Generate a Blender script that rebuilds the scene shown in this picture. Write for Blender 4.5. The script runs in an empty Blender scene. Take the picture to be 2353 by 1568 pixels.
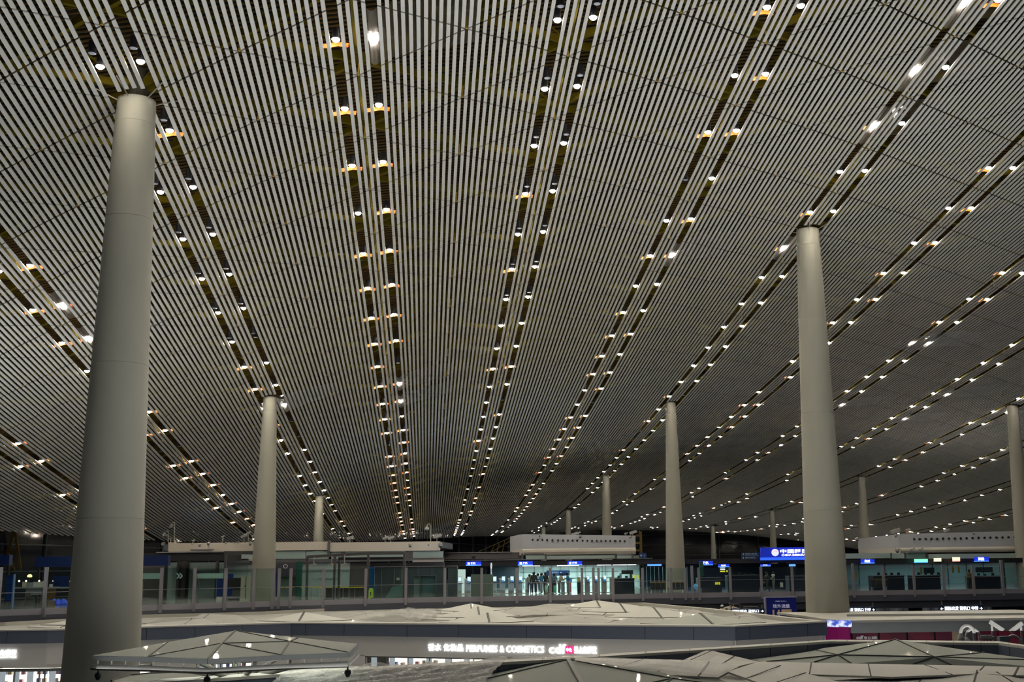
import bpy, math, random
import numpy as np
from mathutils import Vector, Matrix
random.seed(7)
S = bpy.context.scene
COL = S.collection

# ------------------------------------------------------------ camera
EYE = 2.15                       # metres above the departures deck (z = 0)
W, HH = 2353, 1568
F, TH, PS, RO, UC, VC = 2552.334, 0.1832855, 0.1229398, 0.011375, 10.519, -38.973
SX, SY = 120.927, 46.51
_r0 = Vector((math.cos(PS), -math.sin(PS), 0))
_u0 = Vector((-math.sin(PS)*math.sin(TH), -math.cos(PS)*math.sin(TH), math.cos(TH)))
_f0 = Vector((math.sin(PS)*math.cos(TH), math.cos(PS)*math.cos(TH), math.sin(TH)))
_c, _s = math.cos(RO), math.sin(RO)
_R = _r0*_c - _u0*_s
_U = _r0*_s + _u0*_c
cam = bpy.data.cameras.new('camera')
cam.sensor_width = 36; cam.lens = F/W*36
cam.shift_x = -SX/W; cam.shift_y = SY/W
cam.clip_start = 0.1; cam.clip_end = 900
cob = bpy.data.objects.new('camera', cam); COL.objects.link(cob)
M_ = Matrix((( _R.x, _U.x, -_f0.x, UC), (_R.y, _U.y, -_f0.y, VC), (_R.z, _U.z, -_f0.z, EYE), (0,0,0,1)))
cob.matrix_world = M_
S.camera = cob

def ray(x, y):
    a = x-W/2-SX; b = -(y-HH/2-SY)
    return _R*a + _U*b + _f0*F
C0 = Vector((UC, VC, EYE))
HF = Vector((math.sin(PS), math.cos(PS), 0))      # horizontal viewing direction
HR = Vector((math.cos(PS), -math.sin(PS), 0))
def at_z(x, y, z):
    d = ray(x, y); return C0 + d*((z-EYE)/d.z)
def at_d(x, y, D):                                # at horizontal distance D in front of the camera
    d = ray(x, y); return C0 + d*(D/d.dot(HF))

# ------------------------------------------------------------ view, world
S.view_settings.view_transform = 'Standard'; S.view_settings.look = 'None'
BEAM = 90
S.view_settings.exposure = 0.0; S.view_settings.gamma = 1.0
S.view_settings.use_curve_mapping = False
S.cycles.use_denoising = True
S.cycles.use_adaptive_sampling = True; S.cycles.adaptive_threshold = 0.14; S.cycles.adaptive_min_samples = 10
S.cycles.max_bounces = 4; S.cycles.diffuse_bounces = 2; S.cycles.glossy_bounces = 2
S.cycles.transmission_bounces = 2; S.cycles.transparent_max_bounces = 10
S.cycles.sample_clamp_indirect = 4.0
S.cycles.caustics_reflective = False; S.cycles.caustics_refractive = False
wd = bpy.data.worlds.new('night'); S.world = wd; wd.use_nodes = True
wd.node_tree.nodes['Background'].inputs[0].default_value = (0.55, 0.62, 0.8, 1)
wd.node_tree.nodes['Background'].inputs[1].default_value = 0.07

# unseen area lights added to brighten the ceiling from below, like floor bounce
def up_fill(x, y, z, size, power, col=(1.0, 0.97, 0.9)):
    l = bpy.data.lights.new('up_fill', 'AREA'); l.shape = 'DISK'; l.size = size
    l.energy = power; l.color = col
    o = bpy.data.objects.new('up_fill', l); COL.objects.link(o)
    o.location = (x, y, z); o.rotation_euler = (math.pi, 0, 0)
    o.visible_camera = False; o.visible_glossy = False
    return o
UP_FILLS = [(10, -14, -0.1, 16, 2900, (1, 1, .98)), (30, 0, -0.1, 16, 1550, (1, 1, .98)), (-10, 16, -0.1, 12, 950, (.97, .98, 1)), (15, 50, .3, 14, 350, (.7,.82,1))]
for (x, y, z, s, p, c) in UP_FILLS:
    up_fill(x, y, z, s, p, c)

# ------------------------------------------------------------ materials
MATS = {}
def mat(name, col, rough=0.6, metal=0.0, emit=0.0, ecol=None, noise=0.0, nscale=3.0, bump=0.0, bscale=20.0, alpha=1.0, trans=0.0, coat=0.0):
    if name in MATS: return MATS[name]
    m = bpy.data.materials.new(name); m.use_nodes = True
    nt = m.node_tree; b = nt.nodes['Principled BSDF']
    b.inputs['Base Color'].default_value = (*col, 1)
    b.inputs['Roughness'].default_value = rough; b.inputs['Metallic'].default_value = metal
    if coat:
        b.inputs['Coat Weight'].default_value = coat; b.inputs['Coat Roughness'].default_value = .04; b.inputs['Specular IOR Level'].default_value = .15
    if trans: b.inputs['Transmission Weight'].default_value = trans
    if alpha < 1: b.inputs['Alpha'].default_value = alpha
    if emit:
        b.inputs['Emission Color'].default_value = (*(ecol or col), 1)
        b.inputs['Emission Strength'].default_value = emit
    if noise or bump:
        tc = nt.nodes.new('ShaderNodeTexCoord')
        n = nt.nodes.new('ShaderNodeTexNoise'); n.inputs['Scale'].default_value = nscale; n.inputs['Detail'].default_value = 5
        nt.links.new(tc.outputs['Object'], n.inputs['Vector'])
        if noise:
            mr = nt.nodes.new('ShaderNodeMapRange'); mr.inputs['To Min'].default_value = 1-noise; mr.inputs['To Max'].default_value = 1+noise
            nt.links.new(n.outputs['Fac'], mr.inputs['Value'])
            hs = nt.nodes.new('ShaderNodeHueSaturation'); hs.inputs['Color'].default_value = (*col, 1)
            nt.links.new(mr.outputs[0], hs.inputs['Value']); nt.links.new(hs.outputs[0], b.inputs['Base Color'])
        if bump:
            n2 = nt.nodes.new('ShaderNodeTexNoise'); n2.inputs['Scale'].default_value = bscale; n2.inputs['Detail'].default_value = 4
            nt.links.new(tc.outputs['Object'], n2.inputs['Vector'])
            bp = nt.nodes.new('ShaderNodeBump'); bp.inputs['Strength'].default_value = bump; bp.inputs['Distance'].default_value = 0.02
            nt.links.new(n2.outputs['Fac'], bp.inputs['Height']); nt.links.new(bp.outputs[0], b.inputs['Normal'])
    MATS[name] = m; return m

# ------------------------------------------------------------ mesh builder
class MB:
    def __init__(s): s.v = []; s.f = []; s.mi = []; s.m = 0
    def add(s, vs, fs):
        o = len(s.v); s.v += [tuple(p) for p in vs]
        s.f += [tuple(i+o for i in f) for f in fs]; s.mi += [s.m]*len(fs); return s
    def box(s, c, d, rz=0.0):
        cx, cy, cz = c; a, b, h = d[0]/2, d[1]/2, d[2]/2
        cr, sr = math.cos(rz), math.sin(rz)
        vs = []
        for z in (-h, h):
            for x, y in ((-a,-b),(a,-b),(a,b),(-a,b)):
                vs.append((cx+x*cr-y*sr, cy+x*sr+y*cr, cz+z))
        return s.add(vs, [(3,2,1,0),(4,5,6,7),(0,1,5,4),(1,2,6,5),(2,3,7,6),(3,0,4,7)])
    def beam(s, p, q, w, h):                  # box bar from p to q, width w, height h
        p = Vector(p); q = Vector(q); d = (q-p)
        if d.length < 1e-6: return s
        d.normalize(); up = Vector((0,0,1)) if abs(d.z) < .95 else Vector((0,1,0))
        sd = d.cross(up).normalized(); up = sd.cross(d).normalized()
        vs = []
        for e in (p, q):
            for a, b in ((-1,-1),(1,-1),(1,1),(-1,1)): vs.append(e + sd*(a*w/2) + up*(b*h/2))
        return s.add(vs, [(0,1,2,3),(7,6,5,4),(0,4,5,1),(1,5,6,2),(2,6,7,3),(3,7,4,0)])
    def tube(s, pts, r, n=10, cap=True):
        pts = [Vector(p) for p in pts]; rs = r if isinstance(r, (list, tuple)) else [r]*len(pts)
        rings = []; side = None
        for k, p in enumerate(pts):
            d = (pts[min(k+1, len(pts)-1)] - pts[max(k-1, 0)])
            if d.length < 1e-9: d = Vector((0,0,1))
            d.normalize()
            if side is None:
                up = Vector((0,0,1)) if abs(d.z) < .9 else Vector((0,1,0)); side = d.cross(up).normalized()
            else:
                side = (side - d*side.dot(d)).normalized()
            u2 = d.cross(side)
            rings.append([p + (side*math.cos(2*math.pi*j/n) + u2*math.sin(2*math.pi*j/n))*rs[k] for j in range(n)])
        vs = [q for rg in rings for q in rg]; fs = []
        for k in range(len(pts)-1):
            for j in range(n):
                a = k*n+j; b = k*n+(j+1) % n; fs.append((a, b, b+n, a+n))
        if cap: fs += [tuple(range(n-1, -1, -1)), tuple(range((len(pts)-1)*n, len(pts)*n))]
        return s.add(vs, fs)
    def lathe(s, c, prof, n=24):              # prof: (radius, z) from bottom to top
        cx, cy, cz = c
        vs = [(cx+r*math.cos(2*math.pi*j/n), cy+r*math.sin(2*math.pi*j/n), cz+z) for r, z in prof for j in range(n)]
        fs = []
        for k in range(len(prof)-1):
            for j in range(n):
                a = k*n+j; b = k*n+(j+1) % n; fs.append((a, b, b+n, a+n))
        fs += [tuple(range(n-1, -1, -1)), tuple(range((len(prof)-1)*n, len(prof)*n))]
        return s.add(vs, fs)
    def prism(s, poly, z0, z1):               # horizontal polygon (ccw) extruded; z0, z1 numbers or per-vertex lists
        n = len(poly)
        a = [(p[0], p[1], z0 if not isinstance(z0, list) else z0[i]) for i, p in enumerate(poly)]
        b = [(p[0], p[1], z1 if not isinstance(z1, list) else z1[i]) for i, p in enumerate(poly)]
        return s.add(a+b, [tuple(range(n-1, -1, -1)), tuple(range(n, 2*n))] + [(i, (i+1) % n, n+(i+1) % n, n+i) for i in range(n)])
    def sheet(s, vs, fs, t):                  # thin solid from a surface (thickness down)
        n = len(vs)
        lo = [(p[0], p[1], p[2]-t) for p in vs]
        from collections import Counter
        ec = Counter()
        for f in fs:
            for i in range(len(f)): ec[tuple(sorted((f[i], f[(i+1) % len(f)])))] += 1
        sides = []
        for f in fs:
            for i in range(len(f)):
                a, b = f[i], f[(i+1) % len(f)]
                if ec[tuple(sorted((a, b)))] == 1: sides.append((b, a, a+n, b+n))
        return s.add(list(vs)+lo, list(fs) + [tuple(i+n for i in reversed(f)) for f in fs] + sides)
    def build(s, name, mats, parent=None, smooth=False):
        me = bpy.data.meshes.new(name); me.from_pydata(s.v, [], s.f); me.update()
        ms = mats if isinstance(mats, (list, tuple)) else [mats]
        for m in ms: me.materials.append(m)
        if len(ms) > 1: me.polygons.foreach_set('material_index', s.mi)
        if smooth: me.polygons.foreach_set('use_smooth', [True]*len(me.polygons)); me.set_sharp_from_angle(angle=math.radians(40))
        o = bpy.data.objects.new(name, me); COL.objects.link(o)
        if parent is not None:
            o.parent = parent
            if parent.location.length or parent.rotation_euler.z:
                o.matrix_parent_inverse = Matrix.Identity(4)
        return o
def tag(o, label=None, cat=None, group=None, kind=None):
    if label: o['label'] = label
    if cat: o['category'] = cat
    if group: o['group'] = group
    if kind: o['kind'] = kind
    return o
def empty(name, loc, label=None, cat=None, group=None, rz=0.0, kind=None):
    o = bpy.data.objects.new(name, None); COL.objects.link(o); o.location = loc; o.rotation_euler = (0, 0, rz)
    o.empty_display_size = .1
    return tag(o, label, cat, group, kind)
def rebase(o, p):                            # move a mesh object's origin to p without moving its shape
    p = Vector(p); o.data.transform(Matrix.Translation(-p)); o.location = p; return o
def copy_tree(o, parent=None):
    c = o.copy(); COL.objects.link(c)
    if parent is not None: c.parent = parent
    for ch in list(o.children): copy_tree(ch, c)
    return c
def np_mesh(name, V, Fq, m, parent=None):
    me = bpy.data.meshes.new(name)
    me.vertices.add(len(V)); me.vertices.foreach_set('co', V.astype(np.float32).ravel())
    me.loops.add(Fq.size); me.loops.foreach_set('vertex_index', Fq.astype(np.int32).ravel())
    me.polygons.add(len(Fq)); me.polygons.foreach_set('loop_start', np.arange(0, Fq.size, 4, dtype=np.int32))
    me.update(calc_edges=True); me.validate(); me.shade_flat()
    me.materials.append(m)
    o = bpy.data.objects.new(name, me); COL.objects.link(o)
    if parent is not None: o.parent = parent
    return o

# ------------------------------------------------------------ the roof surface
_CC = [9.38517, -10.28722, 3.21031, 0.51211, -0.3042, 0.14782, -0.08486, 6.88747, -1.20216, 0.12487, -0.49971, 0.16432, -3.72102, -1.19268, 1.33826, 0.07863, -0.01488, -0.4722, 0.10388, 0.21055, -0.01024, -0.02335]
NU, NV = 5, 6
_PW = [(i, j) for i in range(NU+1) for j in range(NV+1) if i/NU + j/NV <= 1.01]
def cheb(n, x):
    a, b = np.ones_like(x), x
    if n == 0: return a
    for _ in range(n-1): a, b = b, 2*x*b-a
    return b
def roof(u, v):
    u = np.asarray(u, float); v = np.asarray(v, float)
    a = np.clip((u-25)/65, -1.3, 1.3); b = (np.minimum(v, 190)-75)/110
    A = [cheb(i, a) for i in range(NU+1)]; Bv = [cheb(j, b) for j in range(NV+1)]
    r = 0
    for c, (i, j) in zip(_CC, _PW): r = r + c*A[i]*Bv[j]
    return r + EYE
GAP = 7.794; PER = GAP/30; D = 4.5; VEND = 190.0
def vmax(u): return min(VEND, 52.4 + (u+21.9)*2.88)
# horizontal limits of what the place shows
dl, dr = ray(-160, 700), ray(2353+160, 700)
def in_view(u, v, m=7.0):
    du, dv = u-UC, v-VC
    return (du*dl.y - dv*dl.x) > -m*dl.xy.length and (dv*dr.x - du*dr.y) > -m*dr.xy.length
COLUMNS = [  # strip, node index, diameter at eye level, diameter at top, foot z, words
 (1, 0, 2.22, 1.33, -6.5), (1, 8, 1.50, 0.87, 0.0), (1, 16, 1.05, 0.80, 0.0),
 (5, 4, 2.11, 1.25, -0.31), (5, 12, 1.60, 0.87, 0.0), (5, 20, 1.25, 0.83, 0.0), (5, 28, 1.05, 0.75, 0.0), (5, 36, 1.0, 0.7, 0.0),
 (9, 12, 1.60, 0.95, 0.0), (9, 20, 1.22, 0.83, 0.0), (9, 28, 1.08, 0.75, 0.0), (9, 36, 1.05, 0.72, 0.0)]

m_slat = mat('slat_paint', (0.66, 0.66, 0.63), 0.65, noise=0.03, nscale=0.4)
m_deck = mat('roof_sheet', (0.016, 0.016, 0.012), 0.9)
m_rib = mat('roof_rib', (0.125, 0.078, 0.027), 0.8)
m_yel = mat('frame_yellow', (0.105, 0.08, 0.005), 0.85)
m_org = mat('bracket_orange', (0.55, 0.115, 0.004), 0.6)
T3 = 2.25/3.897

for m in (m_yel, m_rib, m_deck, m_slat): m.node_tree.nodes['Principled BSDF'].inputs['Specular IOR Level'].default_value = .1
def build_slats():
    Vs = []; Fs = []; n0 = 0
    hw, hh = PER*0.26, 0.04
    kmin = int(-34/PER); kmax = int(100/PER)
    for k in range(kmin, kmax):
        ph = k % 30                          # slats sit at (k+.5)*PER from a lamp strip
        if ph in (2, 27): continue           # the open slots that hold the lamps
        u = (k+0.5)*PER
        ve = vmax(u)
        if ve < -12: continue
        cuts = []
        nn = int(ve/D)+3
        for n in range(-30, 60):
            a = D*n + T3*u; b = D*n - T3*u
            if -16 < a < min(ve, 118): cuts.append((a, T3))
            if -16 < b < min(ve, 118): cuts.append((b, -T3))
        v = 118 + D
        while v < ve: cuts.append((v, 0)); v += D
        cuts.append((ve, 0)); cuts.sort()
        for (a, sa), (b, sb) in zip(cuts[:-1], cuts[1:]):
            g = 0.042 if a < 110 else 0.0
            if b-a < 0.14: continue
            if not in_view(u, (a+b)/2): continue
            skip = False
            for st, ix, de, dt, fz in COLUMNS:
                cu, cv = (st-1)*GAP, ix*D; rr = dt/2+0.08
                if abs(u-cu) < rr+hw and a < cv+rr and b > cv-rr:
                    ch = math.sqrt(max(0.0, (rr+hw)**2 - (u-cu)**2))
                    if a > cv-ch and b < cv+ch: skip = True
                    elif a < cv-ch and b > cv+ch: skip = True
                    elif b < cv+ch: b, sb = min(b, cv-ch), 0
                    else: a, sa = max(a, cv+ch), 0
                    if b-a < .1: skip = True
            if skip: continue
            ul, ur = u-hw, u+hw
            q = np.array([[ul, a+g-sa*hw], [ur, a+g+sa*hw], [ur, b-g+sb*hw], [ul, b-g-sb*hw]])
            z = roof(q[:, 0], q[:, 1]); z[:] = [z[0], z[1], z[2], z[3]]
            lo = np.column_stack([q, z]); hi = np.column_stack([q, z+hh])
            Vs.append(np.vstack([lo, hi]))
            Fs.append(np.array([(3,2,1,0),(4,5,6,7),(0,1,5,4),(1,2,6,5),(2,3,7,6),(3,0,4,7)])+n0); n0 += 8
    return np_mesh('ceiling', np.vstack(Vs), np.vstack(Fs), m_slat)
ceiling = build_slats(); ceiling['kind'] = 'structure'

def build_above():
    # roof sheet
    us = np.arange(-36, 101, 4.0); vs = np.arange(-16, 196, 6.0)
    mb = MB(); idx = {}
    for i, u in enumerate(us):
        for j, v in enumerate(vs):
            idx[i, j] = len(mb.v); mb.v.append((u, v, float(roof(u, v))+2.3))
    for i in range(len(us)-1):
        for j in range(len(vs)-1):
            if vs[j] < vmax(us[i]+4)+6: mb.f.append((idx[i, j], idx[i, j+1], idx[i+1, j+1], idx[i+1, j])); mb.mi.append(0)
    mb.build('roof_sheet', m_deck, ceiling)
    # ribs of the roof sheet
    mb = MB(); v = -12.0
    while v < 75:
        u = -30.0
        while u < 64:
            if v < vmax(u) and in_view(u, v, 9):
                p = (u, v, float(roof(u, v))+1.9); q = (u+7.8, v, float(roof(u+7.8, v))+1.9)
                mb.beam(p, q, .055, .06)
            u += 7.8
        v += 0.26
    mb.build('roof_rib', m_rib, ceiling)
    # diagonal beams of the space frame, hubs and tubes
    mb = MB(); hb = MB(); tb = MB()
    for k in range(-9, 26):
        for n in range(-20, 45):
            u = k*3.897; v = D*(n + (k % 2)*0.5)
            if v < -14 or v > min(vmax(u), 130) or not in_view(u, v, 9): continue
            z = float(roof(u, v))
            if v < 75: hb.lathe((u, v, z+.02), [(.055, 0), (.055, .10), (.03, .11), (.03, .5)], 8)
            for sg in (1, -1):
                u2, v2 = u+3.897, v+sg*2.25
                z2 = float(roof(u2, v2))
                mb.beam((u, v, z+.62), (u2, v2, z2+.62), .16, .26)
                if v < 60: mb.beam((u, v, z+.62), ((u+u2)/2, (v+v2)/2, (z+z2)/2+1.7), .07, .07); mb.beam((u2, v2, z2+.62), ((u+u2)/2, (v+v2)/2, (z+z2)/2+1.7), .07, .07)
            if k % 2 == 0:
                z2 = float(roof(u, v+3.6))
                tb.tube([(u, v+.12, z+.34), (u, v+3.6, z2+.34)], .085, 8)
    mb.build('space_frame', m_yel, ceiling)
    hb.build('frame_hub', mat('hub_yellow', (0.45, 0.28, 0.03), .4), ceiling)
    tb.build('frame_tube', m_yel, ceiling)
build_above()

# ------------------------------------------------------------ columns
m_col = mat('column_plaster', (0.29, 0.285, 0.24), 0.55, noise=0.07, nscale=0.6)
WORDS = ['broad pale column at the left, standing in front of the glass wall',
 'pale column behind the glass wall, second from the left',
 'slim far column third from the left, rising behind the beige parapet',
 'broad pale column at the right standing on the flat white roof',
 'pale column behind the glass wall in the check-in hall beside the bench seats',
 'slim column rising behind the white duct box, nearest of the three there',
 'slim far column rising behind the white duct box, middle of the three there',
 'faint farthest column rising behind the left end of the white duct box',
 'tall pale column cut by the right edge of the picture',
 'slim pale column just right of the broad right column, behind the long duct box',
 'slim far column above the large blue immigration sign',
 'slim faint far column left of the large blue immigration sign']
def column(i):
    st, ix, de, dt, fz = COLUMNS[i]
    u, v = (st-1)*GAP, ix*D
    zt = float(roof(u, v))
    e = empty('column', (u, v, fz), WORDS[i], 'column', 'tapering ceiling columns', kind='thing')
    prof = []
    L = zt-EYE
    def rad(z): return (de + (dt-de)*(z-EYE)/L)/2
    joints = [fz + 0.0]
    z = fz; step = 5.2
    while z < zt-0.9:
        z2 = min(z+step, zt-0.9)
        k = 6
        for j in range(k+1): zz = z+(z2-z)*j/k; prof.append((rad(zz), zz-fz))
        prof[-1] = (prof[-1][0], prof[-1][1]-.012)
        if z2 < zt-1.0: prof += [(rad(z2)-.010, z2-fz-.011), (rad(z2)-.010, z2-fz-.001)]
        z = z2
    sh = MB().lathe((0, 0, 0), prof, 56 if i in (0, 3) else 36).build('shaft', m_col, e, True)
    cp = MB().lathe((0, 0, zt-fz-.9), [(rad(zt-.9)-.012, 0), (rad(zt)-.012, 0.92), (rad(zt)-.10, .94)], 56 if i in (0, 3) else 36)
    cp.build('collar', m_col, e, True)
    MB().lathe((0, 0, zt-fz+.0), [(rad(zt)*.5, 0), (rad(zt)*.5, 1.2)], 20).build('neck', mat('neck_dark', (.03, .028, .02), .7), e, True)
    if i in (0, 3):
        for k in range(6):
            tr = MB(); a = k*math.pi/3+.3; tr.beam((math.cos(a)*dt*.45, math.sin(a)*dt*.45, zt-fz-.05), (math.cos(a)*1.5, math.sin(a)*1.5, zt-fz+.32), .03, .03)
            tr.build('stay_rod', mat('grey_steel', (.45,.44,.42), .4, .6), e)
    return e
for i in range(len(COLUMNS)): column(i)

# ------------------------------------------------------------ ceiling lamps
m_lens = mat('lamp_lens', (1, 1, 1), .4, emit=230.0, ecol=(1.0, .88, .70))
m_off = mat('lamp_glass_off', (.42, .46, .58), .25)
m_hous = mat('lamp_housing', (.012, .012, .016), .5)
lens_bm = MB().lathe((0, 0, 0), [(.05, -.085), (.11, -.05), (.145, 0.01)], 12)
hous_bm = MB().lathe((0, 0, 0), [(.13, .0), (.135, .03), (.13, .42), (.05, .44)], 12)
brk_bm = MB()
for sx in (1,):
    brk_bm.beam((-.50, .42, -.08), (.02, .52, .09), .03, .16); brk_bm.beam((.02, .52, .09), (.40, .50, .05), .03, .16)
def lamp_proto(kind):
    e = empty('downlight', (0, 0, -50))
    hous_bm.build('housing', m_hous, e, True)
    if kind == 'off': tag(MB().lathe((0, 0, 0), [(.10, -.012), (.12, 0.0)], 14).build('lens', m_off, e), 'unlit blue grey lens')
    else: lens_bm.build('lens', m_lens, e, True)
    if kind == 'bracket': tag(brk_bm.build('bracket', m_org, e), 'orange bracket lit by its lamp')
    return e
protos = {k: lamp_proto(k) for k in ('plain', 'bracket', 'off')}
def px_of(p):
    d = Vector(p)-C0; w = d.dot(_f0)
    return W/2+SX+F*d.dot(_R)/w, HH/2+SY-F*d.dot(_U)/w, w
rl = random.Random(11)
cands = []
for st in range(-3, 14):
    for ix in range(-3, 42):
        v = D*(ix+.5); u0 = (st-1)*GAP
        if v > vmax(u0)-1: continue
        for sd in (-1, 1):
            u = u0 + sd*.65
            z = float(roof(u, v))+.06
            x, y, w = px_of((u, v, z))
            if not (-60 < x < W+60 and -60 < y < 1300): continue
            inside = (-4 < x < W+4 and -4 < y < 1300)
            dark = (rl.random() < (.02 if ix < 9 else .12 if ix < 18 else .45))
            pb = {-1: .8, 0: .8, 1: .35, 2: .85, 3: .2, 4: .6, 5: .3, 6: .4, 7: .2}.get(st, .15)
            kind = 'plain'
            if rl.random() < pb*(1.0 if st in (-1, 0, 2, 4) or ix > 6 or st > 5 else .5): kind = 'bracket'
            if dark: kind = 'off'
            cands.append((w, u, v, z, sd, st, ix, kind, x, y, inside))
            if st in (1, 3) and ix < 6: cands.append((w, u, v-.95, z+.02, sd, st, ix, 'off2', x, y, inside))
cands.sort()
SIDE = ('left', 'right')
near = [c for c in cands if c[10]][:290]
nearset = set(id(c) for c in near)
def lamp_label(st, ix, sd, kind):
    side = SIDE[(sd+1)//2]
    rows = {-1: 'leftmost low row', 0: 'row left of the left column', 1: 'row over the left column', 2: 'first row right of the left column',
            3: 'middle row', 4: 'row right of the middle', 5: 'row over the right column'}
    r = rows.get(st, '%s row right of the right column' % ('first', 'second', 'third', 'fourth', 'fifth', 'sixth', 'seventh', 'eighth')[st-6])
    k = ix+3
    w = {'x': 'zz', 'off': 'dark unlit', 'off2': 'unlit spare', 'bracket': 'orange-bracketed', 'plain': 'white'}[kind]
    return '%s downlight, %s side, place %d down the %s' % (w, side, k, r)
for c in near:
    w, u, v, z, sd, st, ix, kind, x, y, ins = c
    src = protos['off' if kind.startswith('off') else kind]
    o = copy_tree(src); o.location = (u, v, z)
    tag(o, lamp_label(st, ix, sd, kind), 'ceiling light', 'downlights between the ceiling slats')
for p in protos.values():
    for ch in list(p.children): bpy.data.objects.remove(ch)
    bpy.data.objects.remove(p)
# the downward beams of the lamps, one long narrow light in each lamp slot
for st in range(-2, 13):
    for ix in range(-2, 40, 2):
        v = D*(ix+1); u0 = (st-1)*GAP
        if v > vmax(u0)-3 or not in_view(u0, v, 12): continue
        l = bpy.data.lights.new('downlight_beam', 'AREA'); l.shape = 'RECTANGLE'; l.size = 1.3; l.size_y = 8.5; l.energy = BEAM; l.color = (1, .95, .86); l.spread = math.radians(84)
        o = bpy.data.objects.new('downlight_beam', l); COL.objects.link(o); o.location = (u0, v, float(roof(u0, v))-.12); o.visible_camera = False; o.visible_glossy = False
        o.rotation_euler = (math.atan2(float(roof(u0, v+4)-roof(u0, v-4)), 8), 0, 0)
HOT = [(855, 75), (143, 690), (205, 778), (2108, 155), (2012, 285), (2229, 20), (1549, 575), (1797, 570), (915, 877), (919, 915), (600, 938), (650, 932), (2112, 785), (2138, 785), (1940, 922), (1628, 1022), (1805, 1018), (2170, 906), (2078, 960)]
def hot_film():
    m = bpy.data.materials.new('draped_film'); m.use_nodes = True; nt = m.node_tree; nt.nodes.clear()
    out = nt.nodes.new('ShaderNodeOutputMaterial'); tp = nt.nodes.new('ShaderNodeBsdfTransparent'); tl = nt.nodes.new('ShaderNodeBsdfTranslucent'); gl = nt.nodes.new('ShaderNodeBsdfGlossy')
    gl.inputs['Roughness'].default_value = .3; tl.inputs[0].default_value = (.8, .8, .85, 1)
    a = nt.nodes.new('ShaderNodeMixShader'); a.inputs[0].default_value = .3; b = nt.nodes.new('ShaderNodeMixShader'); b.inputs[0].default_value = .55
    nt.links.new(tl.outputs[0], a.inputs[1]); nt.links.new(gl.outputs[0], a.inputs[2]); nt.links.new(tp.outputs[0], b.inputs[1]); nt.links.new(a.outputs[0], b.inputs[2]); nt.links.new(b.outputs[0], out.inputs[0])
    r = random.Random(4)
    for k, (hx, hy) in enumerate(HOT):
        best = min((c for c in cands if c[7] != 'off2'), key=lambda c: (c[8]-hx)**2+(c[9]-hy)**2)
        w, u, v, z = best[:4]
        us_ = [-.17, -.06, .06, .17, .40, .8, 1.3, 2.2, 3.6]; hs = [.05, -.04, -.04, .05, .12, .2, .27, .34, .42]
        V = []; n = 10
        for j in range(n+1):
            vv = v-1.6+3.2*j/n
            for uu, h in zip(us_, hs):
                x = u+uu*(1 if best[4] > 0 else 1); V.append((x, vv, float(roof(x, vv))+h+(r.uniform(-.05, .08) if uu > .3 else 0)))
        m_ = len(us_); Fq = [(j*m_+i, (j+1)*m_+i, (j+1)*m_+i+1, j*m_+i+1) for j in range(n) for i in range(m_-1)]
        mb = MB(); mb.add(V, Fq); o = mb.build('plastic_sheet', m); rebase(o, (u, v, z))
        tag(o, 'bright plastic film' + lamp_label(best[5], best[6], best[4], 'x')[12:], 'plastic sheet', 'plastic films draped at ceiling lamps')
far = MB()
for c in cands:
    if id(c) in nearset or c[7].startswith('off') or not c[10]: continue
    w, u, v, z, sd, st, ix, kind, x, y, ins = c
    if w < 40: continue
    far.m = 0; far.lathe((u, v, z), [(.04, -.04), (.09, -.02), (.125, 0.01)], 8)
    if kind == 'bracket':
        far.m = 1; far.beam((u-.45, v+.42, z-.06), (u+.35, v+.46, z+.06), .03, .14)
hot_film()
fo = far.build('downlight', [m_lens, m_org])
tag(fo, 'rows of tiny distant ceiling downlights beyond the nearer ones', 'ceiling light', kind='stuff')

# ============================================================ helpers for placing real things at real distances
def pz(x, y, zr):                      # photo direction met with the level zr (relative to the eye)
    return at_z(x, y, EYE+zr)
def plan(x, a, b):                     # where the vertical plane through plan points a-b is met by photo column x: (point, distance)
    d = ray(x, 1300); p = Vector((a[0], a[1])); e = Vector((b[0]-a[0], b[1]-a[1]))
    q = Vector((UC, VC)); r = Vector((d.x, d.y))
    den = r.x*e.y - r.y*e.x
    t = ((p.x-q.x)*e.y - (p.y-q.y)*e.x)/den
    return q + r*t
def on_wall(x, y, a, b):
    d = ray(x, y); p = Vector((a[0], a[1])); e = Vector((b[0]-a[0], b[1]-a[1]))
    den = d.x*e.y - d.y*e.x
    t = ((p.x-UC)*e.y - (p.y-VC)*e.x)/den
    return C0 + d*t
def world(o, parent):
    o.parent = parent; o.location = Vector(o.location)-parent.location
    return o
def put(mb, name, m, parent=None, smooth=False):
    o = mb.build(name, m, None, smooth)
    if parent is not None: world(o, parent)
    else:
        vs = [v.co for v in o.data.vertices]
        c = Vector((sum(v.x for v in vs)/len(vs), sum(v.y for v in vs)/len(vs), min(v.z for v in vs)))
        rebase(o, c)
    return o

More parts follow.
